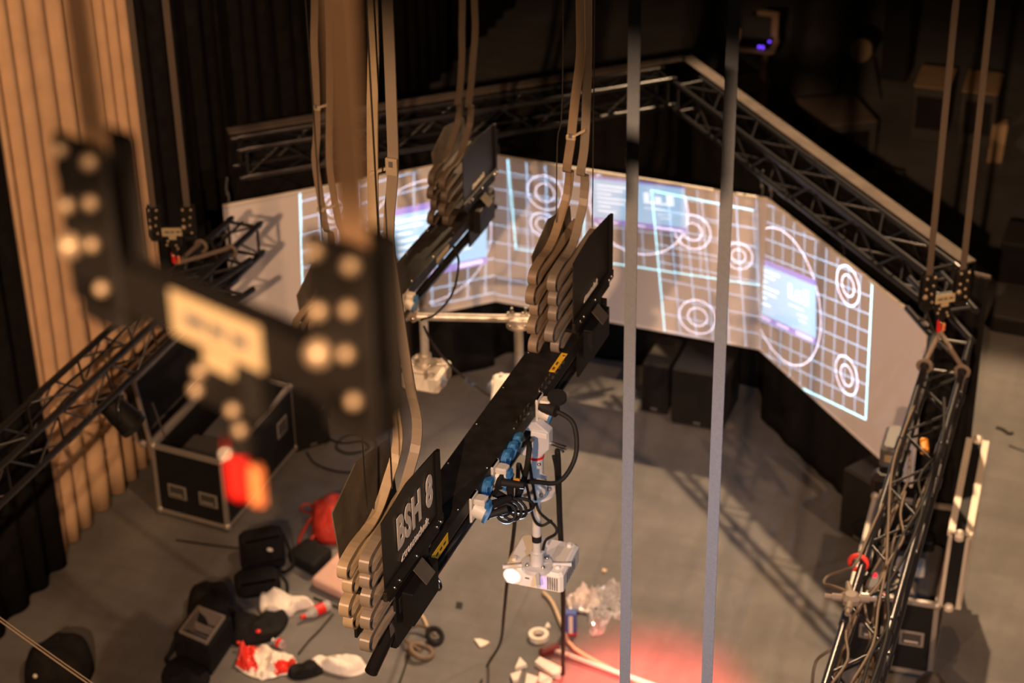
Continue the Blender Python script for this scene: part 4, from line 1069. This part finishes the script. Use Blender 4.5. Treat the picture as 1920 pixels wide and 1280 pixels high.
scrap('white triangular scrap below the tape roll', ((975, 1238), (988, 1252), (966, 1258)), th=.03)
scrap('white scrap at the bottom edge below the triangular scrap', ((957, 1270), (978, 1262), (972, 1280), (962, 1282)), th=.03)
scrap('white angular scrap at the bottom edge, third from the left', ((988, 1268), (1010, 1276), (1002, 1292), (984, 1290)), th=.03)
scrap('flat white board lying slanted beside the thick black cable', ((1012, 1238), (1052, 1258), (1050, 1274), (1038, 1272), (1003, 1248)), th=.035)
scrap('thin white scrap under the slanted white board', ((1012, 1264), (1036, 1276), (1030, 1290), (1010, 1282)), th=.02)
scrap('tiny pale scrap just above the tape roll', ((1027, 1170), (1032, 1178), (1022, 1179)), th=.02)
scrap('tiny pale scrap on the bare floor right of the near projector', ((1130, 1068), (1138, 1070), (1136, 1075), (1129, 1073)), WOODST)
tag(MB().prism(F((856, 1128), (868, 1130), (866, 1142), (854, 1140)), V((0, 0, .004))).build('dark_tape_square', CABLE), 'small dark square of tape on the floor right of the batten', 'tape')
# crumpled clear wrapping and carton
t = thing('plastic_wrapping', atz(1110, 1130), 'heap of crinkled clear plastic wrapping behind the left blue-grey strap', 'wrapping')
for i, (o, h, sd_) in enumerate(((((1062, 1125), (1085, 1108), (1118, 1112), (1125, 1135), (1100, 1152), (1068, 1148)), .16, 1.0), (((1105, 1112), (1140, 1098), (1165, 1095), (1168, 1120), (1150, 1140), (1115, 1142)), .14, 2.0), (((1100, 1150), (1130, 1142), (1150, 1150), (1130, 1190), (1108, 1195)), .10, 3.0), (((1145, 1140), (1172, 1130), (1186, 1150), (1180, 1168), (1150, 1160)), .09, 4.0))):
    MB().crumple(F(*o), h, sd_ * 3.1, 14, 13.0).build('crumpled_sheet', CLEARP if i else CLEARW, t)

BLUEC = mat('blue_carton', (.06, .10, .34), .5)
t = thing('drink_carton', atz(1070, 1180), 'small blue and white carton standing beside the plastic wrapping', 'carton')
q = atz(1070, 1186); MB().rbox(q + ZZ * .10, (.09, .07, .20), .35, .006).build('box', BLUEC, t); MB().rbox(q + ZZ * .10 + V((.0, -.0, 0)), (.03, .076, .16), .35, .003).build('white_panel', PAPER, t); MB().rbox(q + ZZ * .012, (.094, .074, .02), .35, .003).build('red_band', RED, t)
# cables on the floor
def fcable(pts, r, label, m=None, grp=None): return tag(MB().path(smoothpts([atz(*p, .012) for p in pts], 6), r, 6).build('floor_cable', m or CABLE), label, 'cable', grp)
fcable([(600, 815), (640, 830), (680, 825), (690, 840), (655, 850), (630, 838), (650, 815), (690, 812), (705, 830), (700, 850)], .009, 'tangle of thin black cable lying on the floor behind the BSH 8 basket')
fcable([(575, 848), (590, 868), (625, 882), (665, 885), (690, 878)], .008, 'thin black cable curving on the floor right of the black loudspeaker box')
fcable([(330, 1012), (400, 1022), (470, 1030)], .007, 'thin dark cable running from under the left flight case towards the bags')
fcable([(625, 1150), (600, 1180), (580, 1200), (560, 1225)], .008, 'thin black cable curling down from the red-labelled bottle')
fcable([(765, 1230), (758, 1255), (745, 1290)], .008, 'thin black cable below the headphones')
fcable([(588, 1120), (640, 1140), (672, 1150)], .008, 'thin dark cable below the pink cushion')
tag(MB().rbox(atz(1808, 658, .05), (.07, .05, .10), .3, .01).build('white_block', WHITEP), 'small pale block standing on the lit floor right of the right screen', 'block')
tag(MB().rbox(atz(1822, 662, .01), (.16, .05, .016), -.2, .004).build('wood_offcut', WOODST), 'small wooden offcut beside the pale block right of the right screen', 'offcut')
tag(MB().path(smoothpts(F((1868, 802), (1880, 806), (1892, 814), (1898, 812)), 4), .018, 6).build('metal_bracket', CABLE), 'small black bent bracket on the bare floor at the right', 'bracket')
tag(MB().path(smoothpts(F((1892, 835), (1908, 842), (1930, 848)), 4), .009, 6).build('floor_cable', CABLE), 'short thin black cable at the right edge below the bent bracket', 'cable')

# ================================================================== DARK BACK OF THE STAGE
def crate(name, label, a, b, depth, z0, h, m, top=None, cat='box', grp=None, handle=False):
    a, b = V(a), V(b); u = (b - a).normalized(); w = V((-u.y, u.x, 0)); W = (b - a).length; c = (a + b) / 2 + w * depth / 2
    t = thing(name, V((c.x, c.y, z0)), label, cat, grp); yaw = math.atan2(u.y, u.x)
    MB().rbox(V((c.x, c.y, z0 + h / 2)), (W, depth, h), yaw, .015).build('body', m, t)
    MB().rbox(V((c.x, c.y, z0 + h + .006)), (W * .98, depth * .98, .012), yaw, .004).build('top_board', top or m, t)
    MB().obb(V((a + b) / 2 - w * .006 + ZZ * (z0 + h * .55)), u * (W * .36), w * .006, ZZ * (h * .3)).build('front_panel', BLACK, t)
    return t
TANT = mat('tan_wood_and_lit_tops', (.42, .28, .15), .7, var=.1); DIM = mat('dark_grey_cabinet', (.05, .044, .038), .7)  # on the cabinet tops the tan is light put into the colour
crate('speaker_cabinet', 'dark cabinet with lit top coloured tan, back right, left one of the pair', atz(1703, 262), atz(1770, 270), .62, 0.0, .62, DIM, TANT, 'cabinet', 'pair of tan-topped cabinets')
crate('speaker_cabinet', 'dark cabinet with lit top coloured tan, back right, right one of the pair', atz(1792, 272), atz(1862, 280), .62, 0.0, .62, DIM, TANT, 'cabinet', 'pair of tan-topped cabinets')
crate('wedge_box', 'low dark box with a lighter top behind the right truss', atz(1528, 330), atz(1640, 318), .75, 0.0, .55, DIM, mat('lighter_grey_top', (.16, .12, .085), .8), 'box')  # top board lighter than the body
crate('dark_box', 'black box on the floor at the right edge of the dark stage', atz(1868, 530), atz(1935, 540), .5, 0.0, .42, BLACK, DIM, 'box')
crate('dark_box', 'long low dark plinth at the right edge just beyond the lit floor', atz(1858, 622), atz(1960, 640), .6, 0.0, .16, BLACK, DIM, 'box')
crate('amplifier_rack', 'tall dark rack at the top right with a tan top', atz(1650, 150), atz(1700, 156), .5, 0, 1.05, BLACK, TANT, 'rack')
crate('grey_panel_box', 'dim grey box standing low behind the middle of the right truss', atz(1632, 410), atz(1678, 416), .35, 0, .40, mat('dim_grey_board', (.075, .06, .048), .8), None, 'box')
tag(MB().prism([atz(1850, 305), atz(1878, 305), atz(1877, 292)], V((0, .2, .35))).build('wedge_monitor', TANT), 'small tan wedge on the dark floor beyond the right hoist straps', 'wedge')
dk = atz(1614, 95, .6)
t = thing('drum', V((dk.x, dk.y, 0)), 'round pale disc of a drum on a stand in the dark back of the stage', 'drum')
MB().tube(dk + V((0, .10, 0)), dk + V((0, .40, 0)), .13, 24).build('shell', BLACK, t)
MB().disc(dk - V((0, .0, 0)), (-.25, -.85, .45), .135, .02).build('head', mat('drum_head', (.36, .26, .16), .7), t)
for q in (-.13, .13): MB().tube(V((dk.x + q, dk.y + .1, dk.z - .1)), V((dk.x + q * 2, dk.y + .1, 0)), .012, 8).build('leg', BLACK, t)
# laptop table
tb = atz(1412, 84, .95)
t = thing('equipment_table', V((tb.x, tb.y, 0)), 'small pale table on a central post carrying a laptop, high behind the truss corner', 'table')
MB().rbox(tb, (.52, .42, .03), .1, .01).build('table_top', mat('pale_table_top', (.62, .45, .27), .6), t)
MB().tube(V((tb.x + .14, tb.y, tb.z - .02)), V((tb.x + .14, tb.y, .08)), .035, 12).build('post', TANT, t)
MB().tube(V((tb.x + .14, tb.y, .40)), V((tb.x + .14, tb.y, .06)), .055, 12).build('post_sleeve', TANT, t)
MB().rbox(V((tb.x + .14, tb.y, .03)), (.46, .36, .05), .2, .012).build('foot_plate', TANT, t)
lt = thing('laptop', tb + ZZ * .016, 'dark open laptop with two violet lights on the small pale table', 'laptop')
MB().rbox(tb + V((.02, -.02, .028)), (.36, .25, .022), .1, .006).build('keyboard_base', BLACK, lt)
MB().rbox(tb + V((.02, .13, .15)), (.36, .012, .25), .1, .005, -.25).build('display', BLACK, lt)
VLED = mat('violet_led', (.2, .1, .8), .4, emit=(.16, .05, 1.0), estr=2.2)
for p in ((.10, -.13, .040), (.14, -.13, .040), (.17, .04, .040)): MB().ball(tb + V(p), .016, 8, 6).build('led', VLED, lt)
sc = thing('desk_lamp', tb + V((.20, .12, .016)), 'bent tan desk lamp arm standing behind the laptop', 'lamp')
MB().obb(tb + V((.20, .14, .17)), V((.035, 0, 0)), V((0, .02, 0)), V((0, 0, .15))).build('arm', TANT, sc); MB().rbox(tb + V((.12, .12, .33)), (.24, .08, .05), .05, .012).build('lamp_head', TANT, sc)
cupp = tb + V((-.18, .02, .016)); cu = thing('cup', cupp, 'small tan cup at the left side of the laptop', 'cup')
MB().tube(cupp, cupp + ZZ * .13, .035, 12, .04, True).build('cup_body', TANT, cu)
tag(MB().rbox(atz(1365, 132, .5), (.12, .07, .06), .5, .015).build('pale_fitting', TANT), 'small pale fitting left of the blue-grey strap below the laptop table', 'fitting')
ch = atz(1412, 158, .40)
t = thing('stool', V((ch.x, ch.y, 0)), 'dim tan stool with a curved seat left of the table post', 'stool')
MB().tube(ch, ch + ZZ * .05, .20, 20).build('seat', TANT, t)
for a in range(3): MB().tube(ch + V((math.cos(a * 2.1) * .12, math.sin(a * 2.1) * .12, 0)), V((ch.x + math.cos(a * 2.1) * .2, ch.y + math.sin(a * 2.1) * .2, 0)), .014, 8).build('leg', BLACK, t)
# tan board leaning behind the left truss end
bp = [aty(430, 255, 17.2), aty(430, 222, 17.2), aty(472, 188, 17.2), aty(486, 188, 17.2), aty(486, 252, 17.2)]
bp = [V((p.x, p.y, p.z)) for p in bp]; lowz = V((0, 0, 0))
tag(MB().prism([V((bp[0].x, 17.2, .0)), bp[1], bp[2], bp[3], V((bp[4].x, 17.2, 0.0))], V((0, .03, 0))).build('scenery_board', mat('tan_scenery_board', (.26, .175, .10), .8)), 'tan board with a slanted top standing behind the left end of the truss', 'board')

# ================================================================== PERSON at the bottom edge
hp = atz(1742, 1312, 1.62)
def person(h0):
    fx, fy = h0.x, h0.y; t = thing('person', (fx, fy, 0), 'dark-haired person in black standing below the right flight case, only the head in the picture', 'person')
    f = V((-.10, -.99, 0)).normalized(); sdir = V((-f.y, f.x, 0)); B = V((fx, fy, 0))
    J = {}; verts = []; edges = []; rad = []
    def j(name, side, fwd, z, r, par=None):
        verts.append(B + sdir * side + f * fwd + ZZ * z); rad.append(r); J[name] = len(verts) - 1
        if par: edges.append((J[par], J[name]))
    j('pelvis', 0, 0, .95, .145); j('waist', 0, .0, 1.10, .13, 'pelvis'); j('chest', 0, .0, 1.30, .155, 'waist'); j('collar', 0, -.01, 1.45, .10, 'chest'); j('neck', 0, 0.0, 1.53, .058, 'collar'); j('skull', 0, .03, 1.60, .055, 'neck')
    for sgn, n in ((-1, 'l'), (1, 'r')):
        j('sh' + n, .19 * sgn, -.01, 1.42, .068, 'collar'); j('el' + n, .25 * sgn, .03, 1.14, .046, 'sh' + n); j('wr' + n, .24 * sgn, .18, .93, .032, 'el' + n)
        j('hp' + n, .10 * sgn, 0, .88, .095, 'pelvis'); j('kn' + n, .12 * sgn, .02, .50, .065, 'hp' + n); j('an' + n, .13 * sgn, -.02, .09, .045, 'kn' + n); j('to' + n, .15 * sgn, .16, .045, .038, 'an' + n)
    me = bpy.data.meshes.new('body'); org = B
    me.from_pydata([v - org for v in verts], edges, []); o = bpy.data.objects.new('body', me); COL.objects.link(o); o.parent = t; o['_o'] = tuple(org)
    me.materials.append(mat('black_clothes', (.015, .014, .014), .85))
    sk = o.modifiers.new('skin', 'SKIN'); o.modifiers.new('subd', 'SUBSURF').levels = 2; o.modifiers['subd'].render_levels = 2; sk.use_smooth_shade = True
    for i, r in enumerate(rad): me.skin_vertices[0].data[i].radius = (r, r)
    me.skin_vertices[0].data[0].use_root = True
    hc = B + f * .035 + ZZ * 1.66
    hd = MB().ball(hc, .115, 20, 14, (.72, .86, 1.0)); yaw = math.atan2(sdir.y, sdir.x)
    for q in (-1, 1): hd.ball(hc + sdir * (q * .085) - f * .005 - ZZ * .01, .026, 8, 6, (.45, .8, 1.2))
    hd.ball(hc + f * .100 - ZZ * .015, .020, 8, 6, (.8, 1.1, 1.4)); hd.ball(hc + f * .06 - ZZ * .075, .055, 10, 8, (1, .8, .8))
    hd.build('head', SKIN, t)
    fc = MB()
    for q in (-1, 1): fc.ball(hc + f * .092 + sdir * (q * .033) + ZZ * .008, .011, 8, 6)
    fc.build('eyes', PAPER, t)
    MB().ball(hc + f * .094 - ZZ * .058, .02, 10, 6, (1.2, .5, .35)).build('mouth', REDF, t)
    ha = MB().ball(hc - f * .042 + ZZ * .026, .118, 20, 14, (.80, .90, .98), .12, 3.0); ha.build('hair', HAIR, t)
    for q in (-1, 1):
        w0 = verts[J['wr' + ('l' if q < 0 else 'r')]]
        hb = MB().ball(w0 + f * .05 - ZZ * .03, .045, 10, 8, (.55, 1, .8))
        for k in range(4):
            b0 = w0 + f * .085 - ZZ * .045 + sdir * (.016 * (k - 1.5)); L_ = (.06, .072, .068, .052)[k]
            hb.path([b0, b0 + f * (L_ * .5) - ZZ * .012, b0 + f * (L_ * .8) - ZZ * .04], .0085, 8)
        hb.path([w0 + f * .03 - sdir * (q * .03) - ZZ * .03, w0 + f * .06 - sdir * (q * .05) - ZZ * .035, w0 + f * .085 - sdir * (q * .05) - ZZ * .05], .0095, 8)
        hb.build('hand', SKIN, t)
person(hp)

# ================================================================== LIGHTS
class X:                                   # tiny expression -> shader math nodes
    nt = None
    def __init__(s, v): s.v = v
    @staticmethod
    def op(o, a, b=None, c=None):
        n = X.nt.nodes.new('ShaderNodeMath'); n.operation = o
        for i, q in enumerate((a, b, c)):
            if q is None: continue
            q = q.v if isinstance(q, X) else q
            if isinstance(q, (int, float)): n.inputs[i].default_value = q
            else: X.nt.links.new(q, n.inputs[i])
        return X(n.outputs[0])
    def __add__(s, o): return X.op('ADD', s, o)
    __radd__ = __add__
    def __sub__(s, o): return X.op('SUBTRACT', s, o)
    def __rsub__(s, o): return X.op('SUBTRACT', o, s)
    def __mul__(s, o): return X.op('MULTIPLY', s, o)
    __rmul__ = __mul__
    def __truediv__(s, o): return X.op('DIVIDE', s, o)
    def __lt__(s, o): return X.op('LESS_THAN', s, o)
    def __gt__(s, o): return X.op('GREATER_THAN', s, o)
def xabs(a): return X.op('ABSOLUTE', a)
def xsqrt(a): return X.op('SQRT', a)
def xfract(a): return X.op('FRACT', a)
def xmax(a, b): return X.op('MAXIMUM', a, b)

def beam(name, loc, target, power, blend_deg, screen, images, base=0.0, wall_h=(ZB, ZT), tint=(.62, .82, 1.0)):
    """projector beam: the picture is computed where each ray meets the screen plane"""
    A, B = screen; d = (B - A).normalized(); n = V((d.y, -d.x, 0)); W = (B - A).length
    ld = bpy.data.lights.new(name, 'SPOT'); lo = bpy.data.objects.new(name, ld); COL.objects.link(lo)
    lo.location = loc; lo.rotation_euler = (V(target) - V(loc)).to_track_quat('-Z', 'Y').to_euler()
    ld.energy = power; ld.spot_size = math.radians(blend_deg); ld.spot_blend = .05; ld.shadow_soft_size = .002
    ld.use_nodes = True; nt = ld.node_tree; X.nt = nt
    em = next(q for q in nt.nodes if q.type == 'EMISSION')
    g = nt.nodes.new('ShaderNodeNewGeometry'); sp = nt.nodes.new('ShaderNodeSeparateXYZ'); nt.links.new(g.outputs['Incoming'], sp.inputs[0])
    ix, iy, iz = (X(sp.outputs[i]) for i in range(3))
    L = V(loc); k = (A - L).dot(n)
    dn = ix * n.x + iy * n.y
    t = X.op('DIVIDE', k, dn)
    hx, hy, hz_ = ix * t + L.x, iy * t + L.y, iz * t + L.z
    u = (hx - A.x) * d.x + (hy - A.y) * d.y; v = hz_ - wall_h[0]
    Hh = wall_h[1] - wall_h[0]
    uv = lambda p: p
    def rng(a, lo, hi): return (a > lo) * (a < hi)
    ch = [None, None, None]
    def addc(mask, col):
        for i in range(3):
            q = mask * col[i]; ch[i] = q if ch[i] is None else ch[i] + q
    inside = rng(u, .004, W - .004) * rng(v, .0, Hh)
    addc(inside, (base * tint[0], base * tint[1], base * tint[2]))
    for im in images:
        O, Xp, Yp = uv(im['o']), uv(im['x']), uv(im['y'])
        ex = (Xp[0] - O[0], Xp[1] - O[1]); ey = (Yp[0] - O[0], Yp[1] - O[1]); det = ex[0] * ey[1] - ex[1] * ey[0]
        lx, ly = math.hypot(*ex), math.hypot(*ey)
        du, dv = u - O[0], v - O[1]
        s = (du * ey[1] - dv * ey[0]) / det; q = (dv * ex[0] - du * ex[1]) / det
        if im.get('fan'): q = q / (s * im['fan'] + 1.0)
        m = inside * rng(s, im.get('s0', -.004), im.get('s1', 1.004)) * rng(q, im.get('q0', -.004), im.get('q1', 1.004))
        gs = xabs(xfract(s * im['nx'] + .5) - .5) * (lx / im['nx']); gq = xabs(xfract(q * im['ny'] + .5) - .5) * (ly / im['ny'])
        lw = im.get('lw', .006)
        grid = xmax(gs < lw, gq < lw)
        bm = None
        if im.get('box'):
            bo, bx, by = (uv(p) for p in im['box'])
            e1 = (bx[0] - bo[0], bx[1] - bo[1]); e2 = (by[0] - bo[0], by[1] - bo[1]); dt = e1[0] * e2[1] - e1[1] * e2[0]
            d1, d2 = u - bo[0], v - bo[1]
            bs = (d1 * e2[1] - d2 * e2[0]) / dt; bq = (d2 * e1[0] - d1 * e1[1]) / dt
            bm = inside * rng(bs, 0, 1) * rng(bq, 0, 1)
            body = bm * rng(bq, im.get('foot', .1), 1 - im.get('head', .09))
            tx = None
            for (a0, a1, b0, b1) in im['text']:
                r = rng(bs, a0, a1) * rng(bq, b0, b1); tx = r if tx is None else xmax(tx, r)
            tx = tx * bm
        nb = (1 - bm) if bm is not None else 1.0
        gcol = im.get('gcol', (.36, .62, 1.0)); gi = im.get('gi', .62)
        addc(m * grid * nb, tuple(c * gi for c in gcol))
        edge = None
        for e in im.get('edges', ()):
            if e == 's0': r = xabs(s) * lx
            elif e == 's1': r = xabs(s - 1) * lx
            elif e == 'q0': r = xabs(q) * ly
            else: r = xabs(q - 1) * ly
            r = r < .012; edge = r if edge is None else xmax(edge, r)
        if edge is not None: addc(m * edge * nb, (.22, .62, .72))
        circ = None
        for (cpx, rad, wd) in im.get('circles', ()):
            cu, cv = uv(cpx)
            rr = xsqrt((u - cu) * (u - cu) + (v - cv) * (v - cv))
            r = xabs(rr - rad) < wd; circ = r if circ is None else xmax(circ, r)
        if circ is not None: addc(inside * circ * nb, (.62, .60, .80))
        if bm is not None:
            bi = im.get('bi', 1.0)
            addc(body, (.30 * bi, .62 * bi, .95 * bi)); addc(bm - body, (.16 * bi, .14 * bi, .62 * bi)); addc(tx, (.75 * bi, .62 * bi, .5 * bi))
    cc = nt.nodes.new('ShaderNodeCombineColor')
    for i in range(3): nt.links.new(ch[i].v, cc.inputs[i])
    nt.links.new(cc.outputs[0], em.inputs['Color'])
    return lo
MENU = [(.06, .42, .80, .84), (.06, .34, .72, .755), (.06, .22, .63, .665), (.06, .40, .54, .575), (.06, .36, .45, .485), (.06, .20, .36, .395), (.06, .26, .26, .295),
        (.56, .62, .58, .78), (.68, .75, .58, .72), (.80, .88, .58, .78), (.56, .88, .55, .60), (.56, .80, .44, .46), (.70, .86, .34, .36), (.72, .84, .26, .28),
        (.06, .26, .03, .07), (.36, .56, .03, .07), (.68, .95, .02, .08)]
AN, BN, CN = (PA0, PAB), (PAB, PBC), (PBC, PC1)
lensA = V((-3.75, 9.80, 2.62)); lensB = V((-3.35, 9.4, 3.3)); lensC = V((-4.05, 10.75, 2.72))
mid = lambda a, b: (a + b) / 2 + V((0, 0, (ZB + ZT) / 2))
tg = lambda c, r, w=.0065: (c, r, w)
beam('beam_left_screen', lensA, mid(*AN), 1900, 37, AN, [
    dict(o=(.595, .08), x=(2.41, .08), y=(.65, 1.457), nx=11, ny=9, fan=.11, edges=('s0',), gi=.75,
         circles=[tg((.945, 1.187), .125), tg((.945, 1.187), .07), tg((1.73, .70), .585)],
         box=((1.40, .37), (2.272, .38), (1.40, 1.07)), text=MENU, bi=.95)], base=.012)
beam('beam_middle_screen', lensB, mid(*BN), 2600, 37, BN, [
    dict(o=(-.035, .062), x=(.825, .062), y=(-.035, 1.43), nx=5, ny=8, edges=('s1',), gi=.55, s0=-1,
         circles=[tg((.473, 1.128), .158), tg((.473, 1.128), .085), tg((.448, .825), .11, .006), tg((.448, .825), .06, .006)]),
    dict(o=(.2, .54), x=(2.36, .60), y=(.137, 1.40), nx=13, ny=5, edges=('s0', 'q0'), gi=.34,
         circles=[tg((1.775, .991), .155), tg((1.775, .991), .08), tg((1.302, 1.131), .43)],
         box=((.907, .925), (1.728, .965), (.875, 1.352)), text=MENU, head=.05, foot=.12, bi=.5),
    dict(o=(1.552, .011), x=(2.42, -.02), y=(1.41, 1.31), nx=6, ny=8, edges=('s0', 'q1'), gi=.45,
         circles=[tg((1.843, .199), .16), tg((1.843, .199), .085), tg((2.174, .839), .12, .006), tg((2.174, .839), .06, .006)])], base=.012)
beam('beam_right_screen', lensC, mid(*CN), 2300, 44, CN, [
    dict(o=(.02, -.175), x=(1.603, .217), y=(-.05, 1.18), nx=10, ny=9, edges=('s1', 'q0'), gi=.42, q1=2,
         circles=[tg((1.227, 1.209), .158), tg((1.227, 1.209), .085), tg((1.30, .45), .158), tg((1.30, .45), .085), tg((.323, .661), .57)],
         box=((-.09, .262), (.846, .486), (-.153, .815)), text=MENU, bi=.5)], base=.012)

def spot(name, loc, target, power, deg, col, soft=.15, blend=.15):
    ld = bpy.data.lights.new(name, 'SPOT'); lo = bpy.data.objects.new(name, ld); COL.objects.link(lo)
    lo.location = loc; lo.rotation_euler = (V(target) - V(loc)).to_track_quat('-Z', 'Y').to_euler()
    ld.energy = power; ld.spot_size = math.radians(deg); ld.spot_blend = blend; ld.shadow_soft_size = soft; ld.color = col
    return lo
WARM = (1.0, .575, .32)
# house lamps: one high over the right of the stage, one from the front above the gallery
spot('house_lamp', (4.6, 8.0, 12.0), (-.8, 12.0, 0), 3000, 41, WARM, .10, .35)
spot('side_lamp', (0.6, 6.8, 13.0), (-8.0, 11.8, 1.6), 2400, 34, WARM, .10, .4)
spot('stage_lamp', (-3.6, 19.4, 12.0), (-1.5, 11.6, 0), 9500, 40, (1.0, .66, .38), .12, .2)
spot('strap_fill_spot', (.9, .2, 10.6), (-.91, 1.87, 8.95), 420, 20, WARM, .04, .5)  # added spot to brighten the near hoist's right strap, source unseen
spot('gallery_projector', (1.6, .4, 9.3), (-3.5, 10.8, .4), 1700, 27, (.56, .70, 1.0), .05, .9)
LF = V((0.2, -4.5, 10.95))
spot('front_lamp', LF, LF + V((-5.6, 16.0, -7.4)), 7200, 60, WARM, .06, .7)
spot('screen_fill_spot', (-6.2, -4.5, 10.95), (-2.4, 13.6, 1.3), 3600, 15, WARM, .06, .5)  # added fill that brightens the right screen, no lamp known there
# added unseen black cloth behind the camera that trims the top of the front light
tag(MB().box(-9, 8, -2.03, -2.0, 10.0, 13).build('added_light_flag', MOLTON), 'unseen black cloth added above and behind the gallery to cut the front light', 'curtain')
# red lamp glow on the floor by the white sticks
rp = atz(1195, 1345, 0)
spot('red_floor_lamp', rp + V((.05, -.25, 1.3)), rp + V((0, .12, 0)), 900, 66, (1.0, .10, .08), .03, .8)
# projector 1 throws its light back towards the camera side
ln = atz(962, 1083, z1 + .06)
spot('near_projector_beam', ln + w1 * -.14, atd(1290, 690, 7.0), 300, 38, (.62, .76, 1.0), .02, .6)

w_ = bpy.data.worlds.new('world'); S.world = w_; w_.use_nodes = True
bg = w_.node_tree.nodes['Background']; bg.inputs['Color'].default_value = (1.0, .72, .5, 1); bg.inputs['Strength'].default_value = .012
for o in S.objects:
    if '_o' in o: del o['_o']
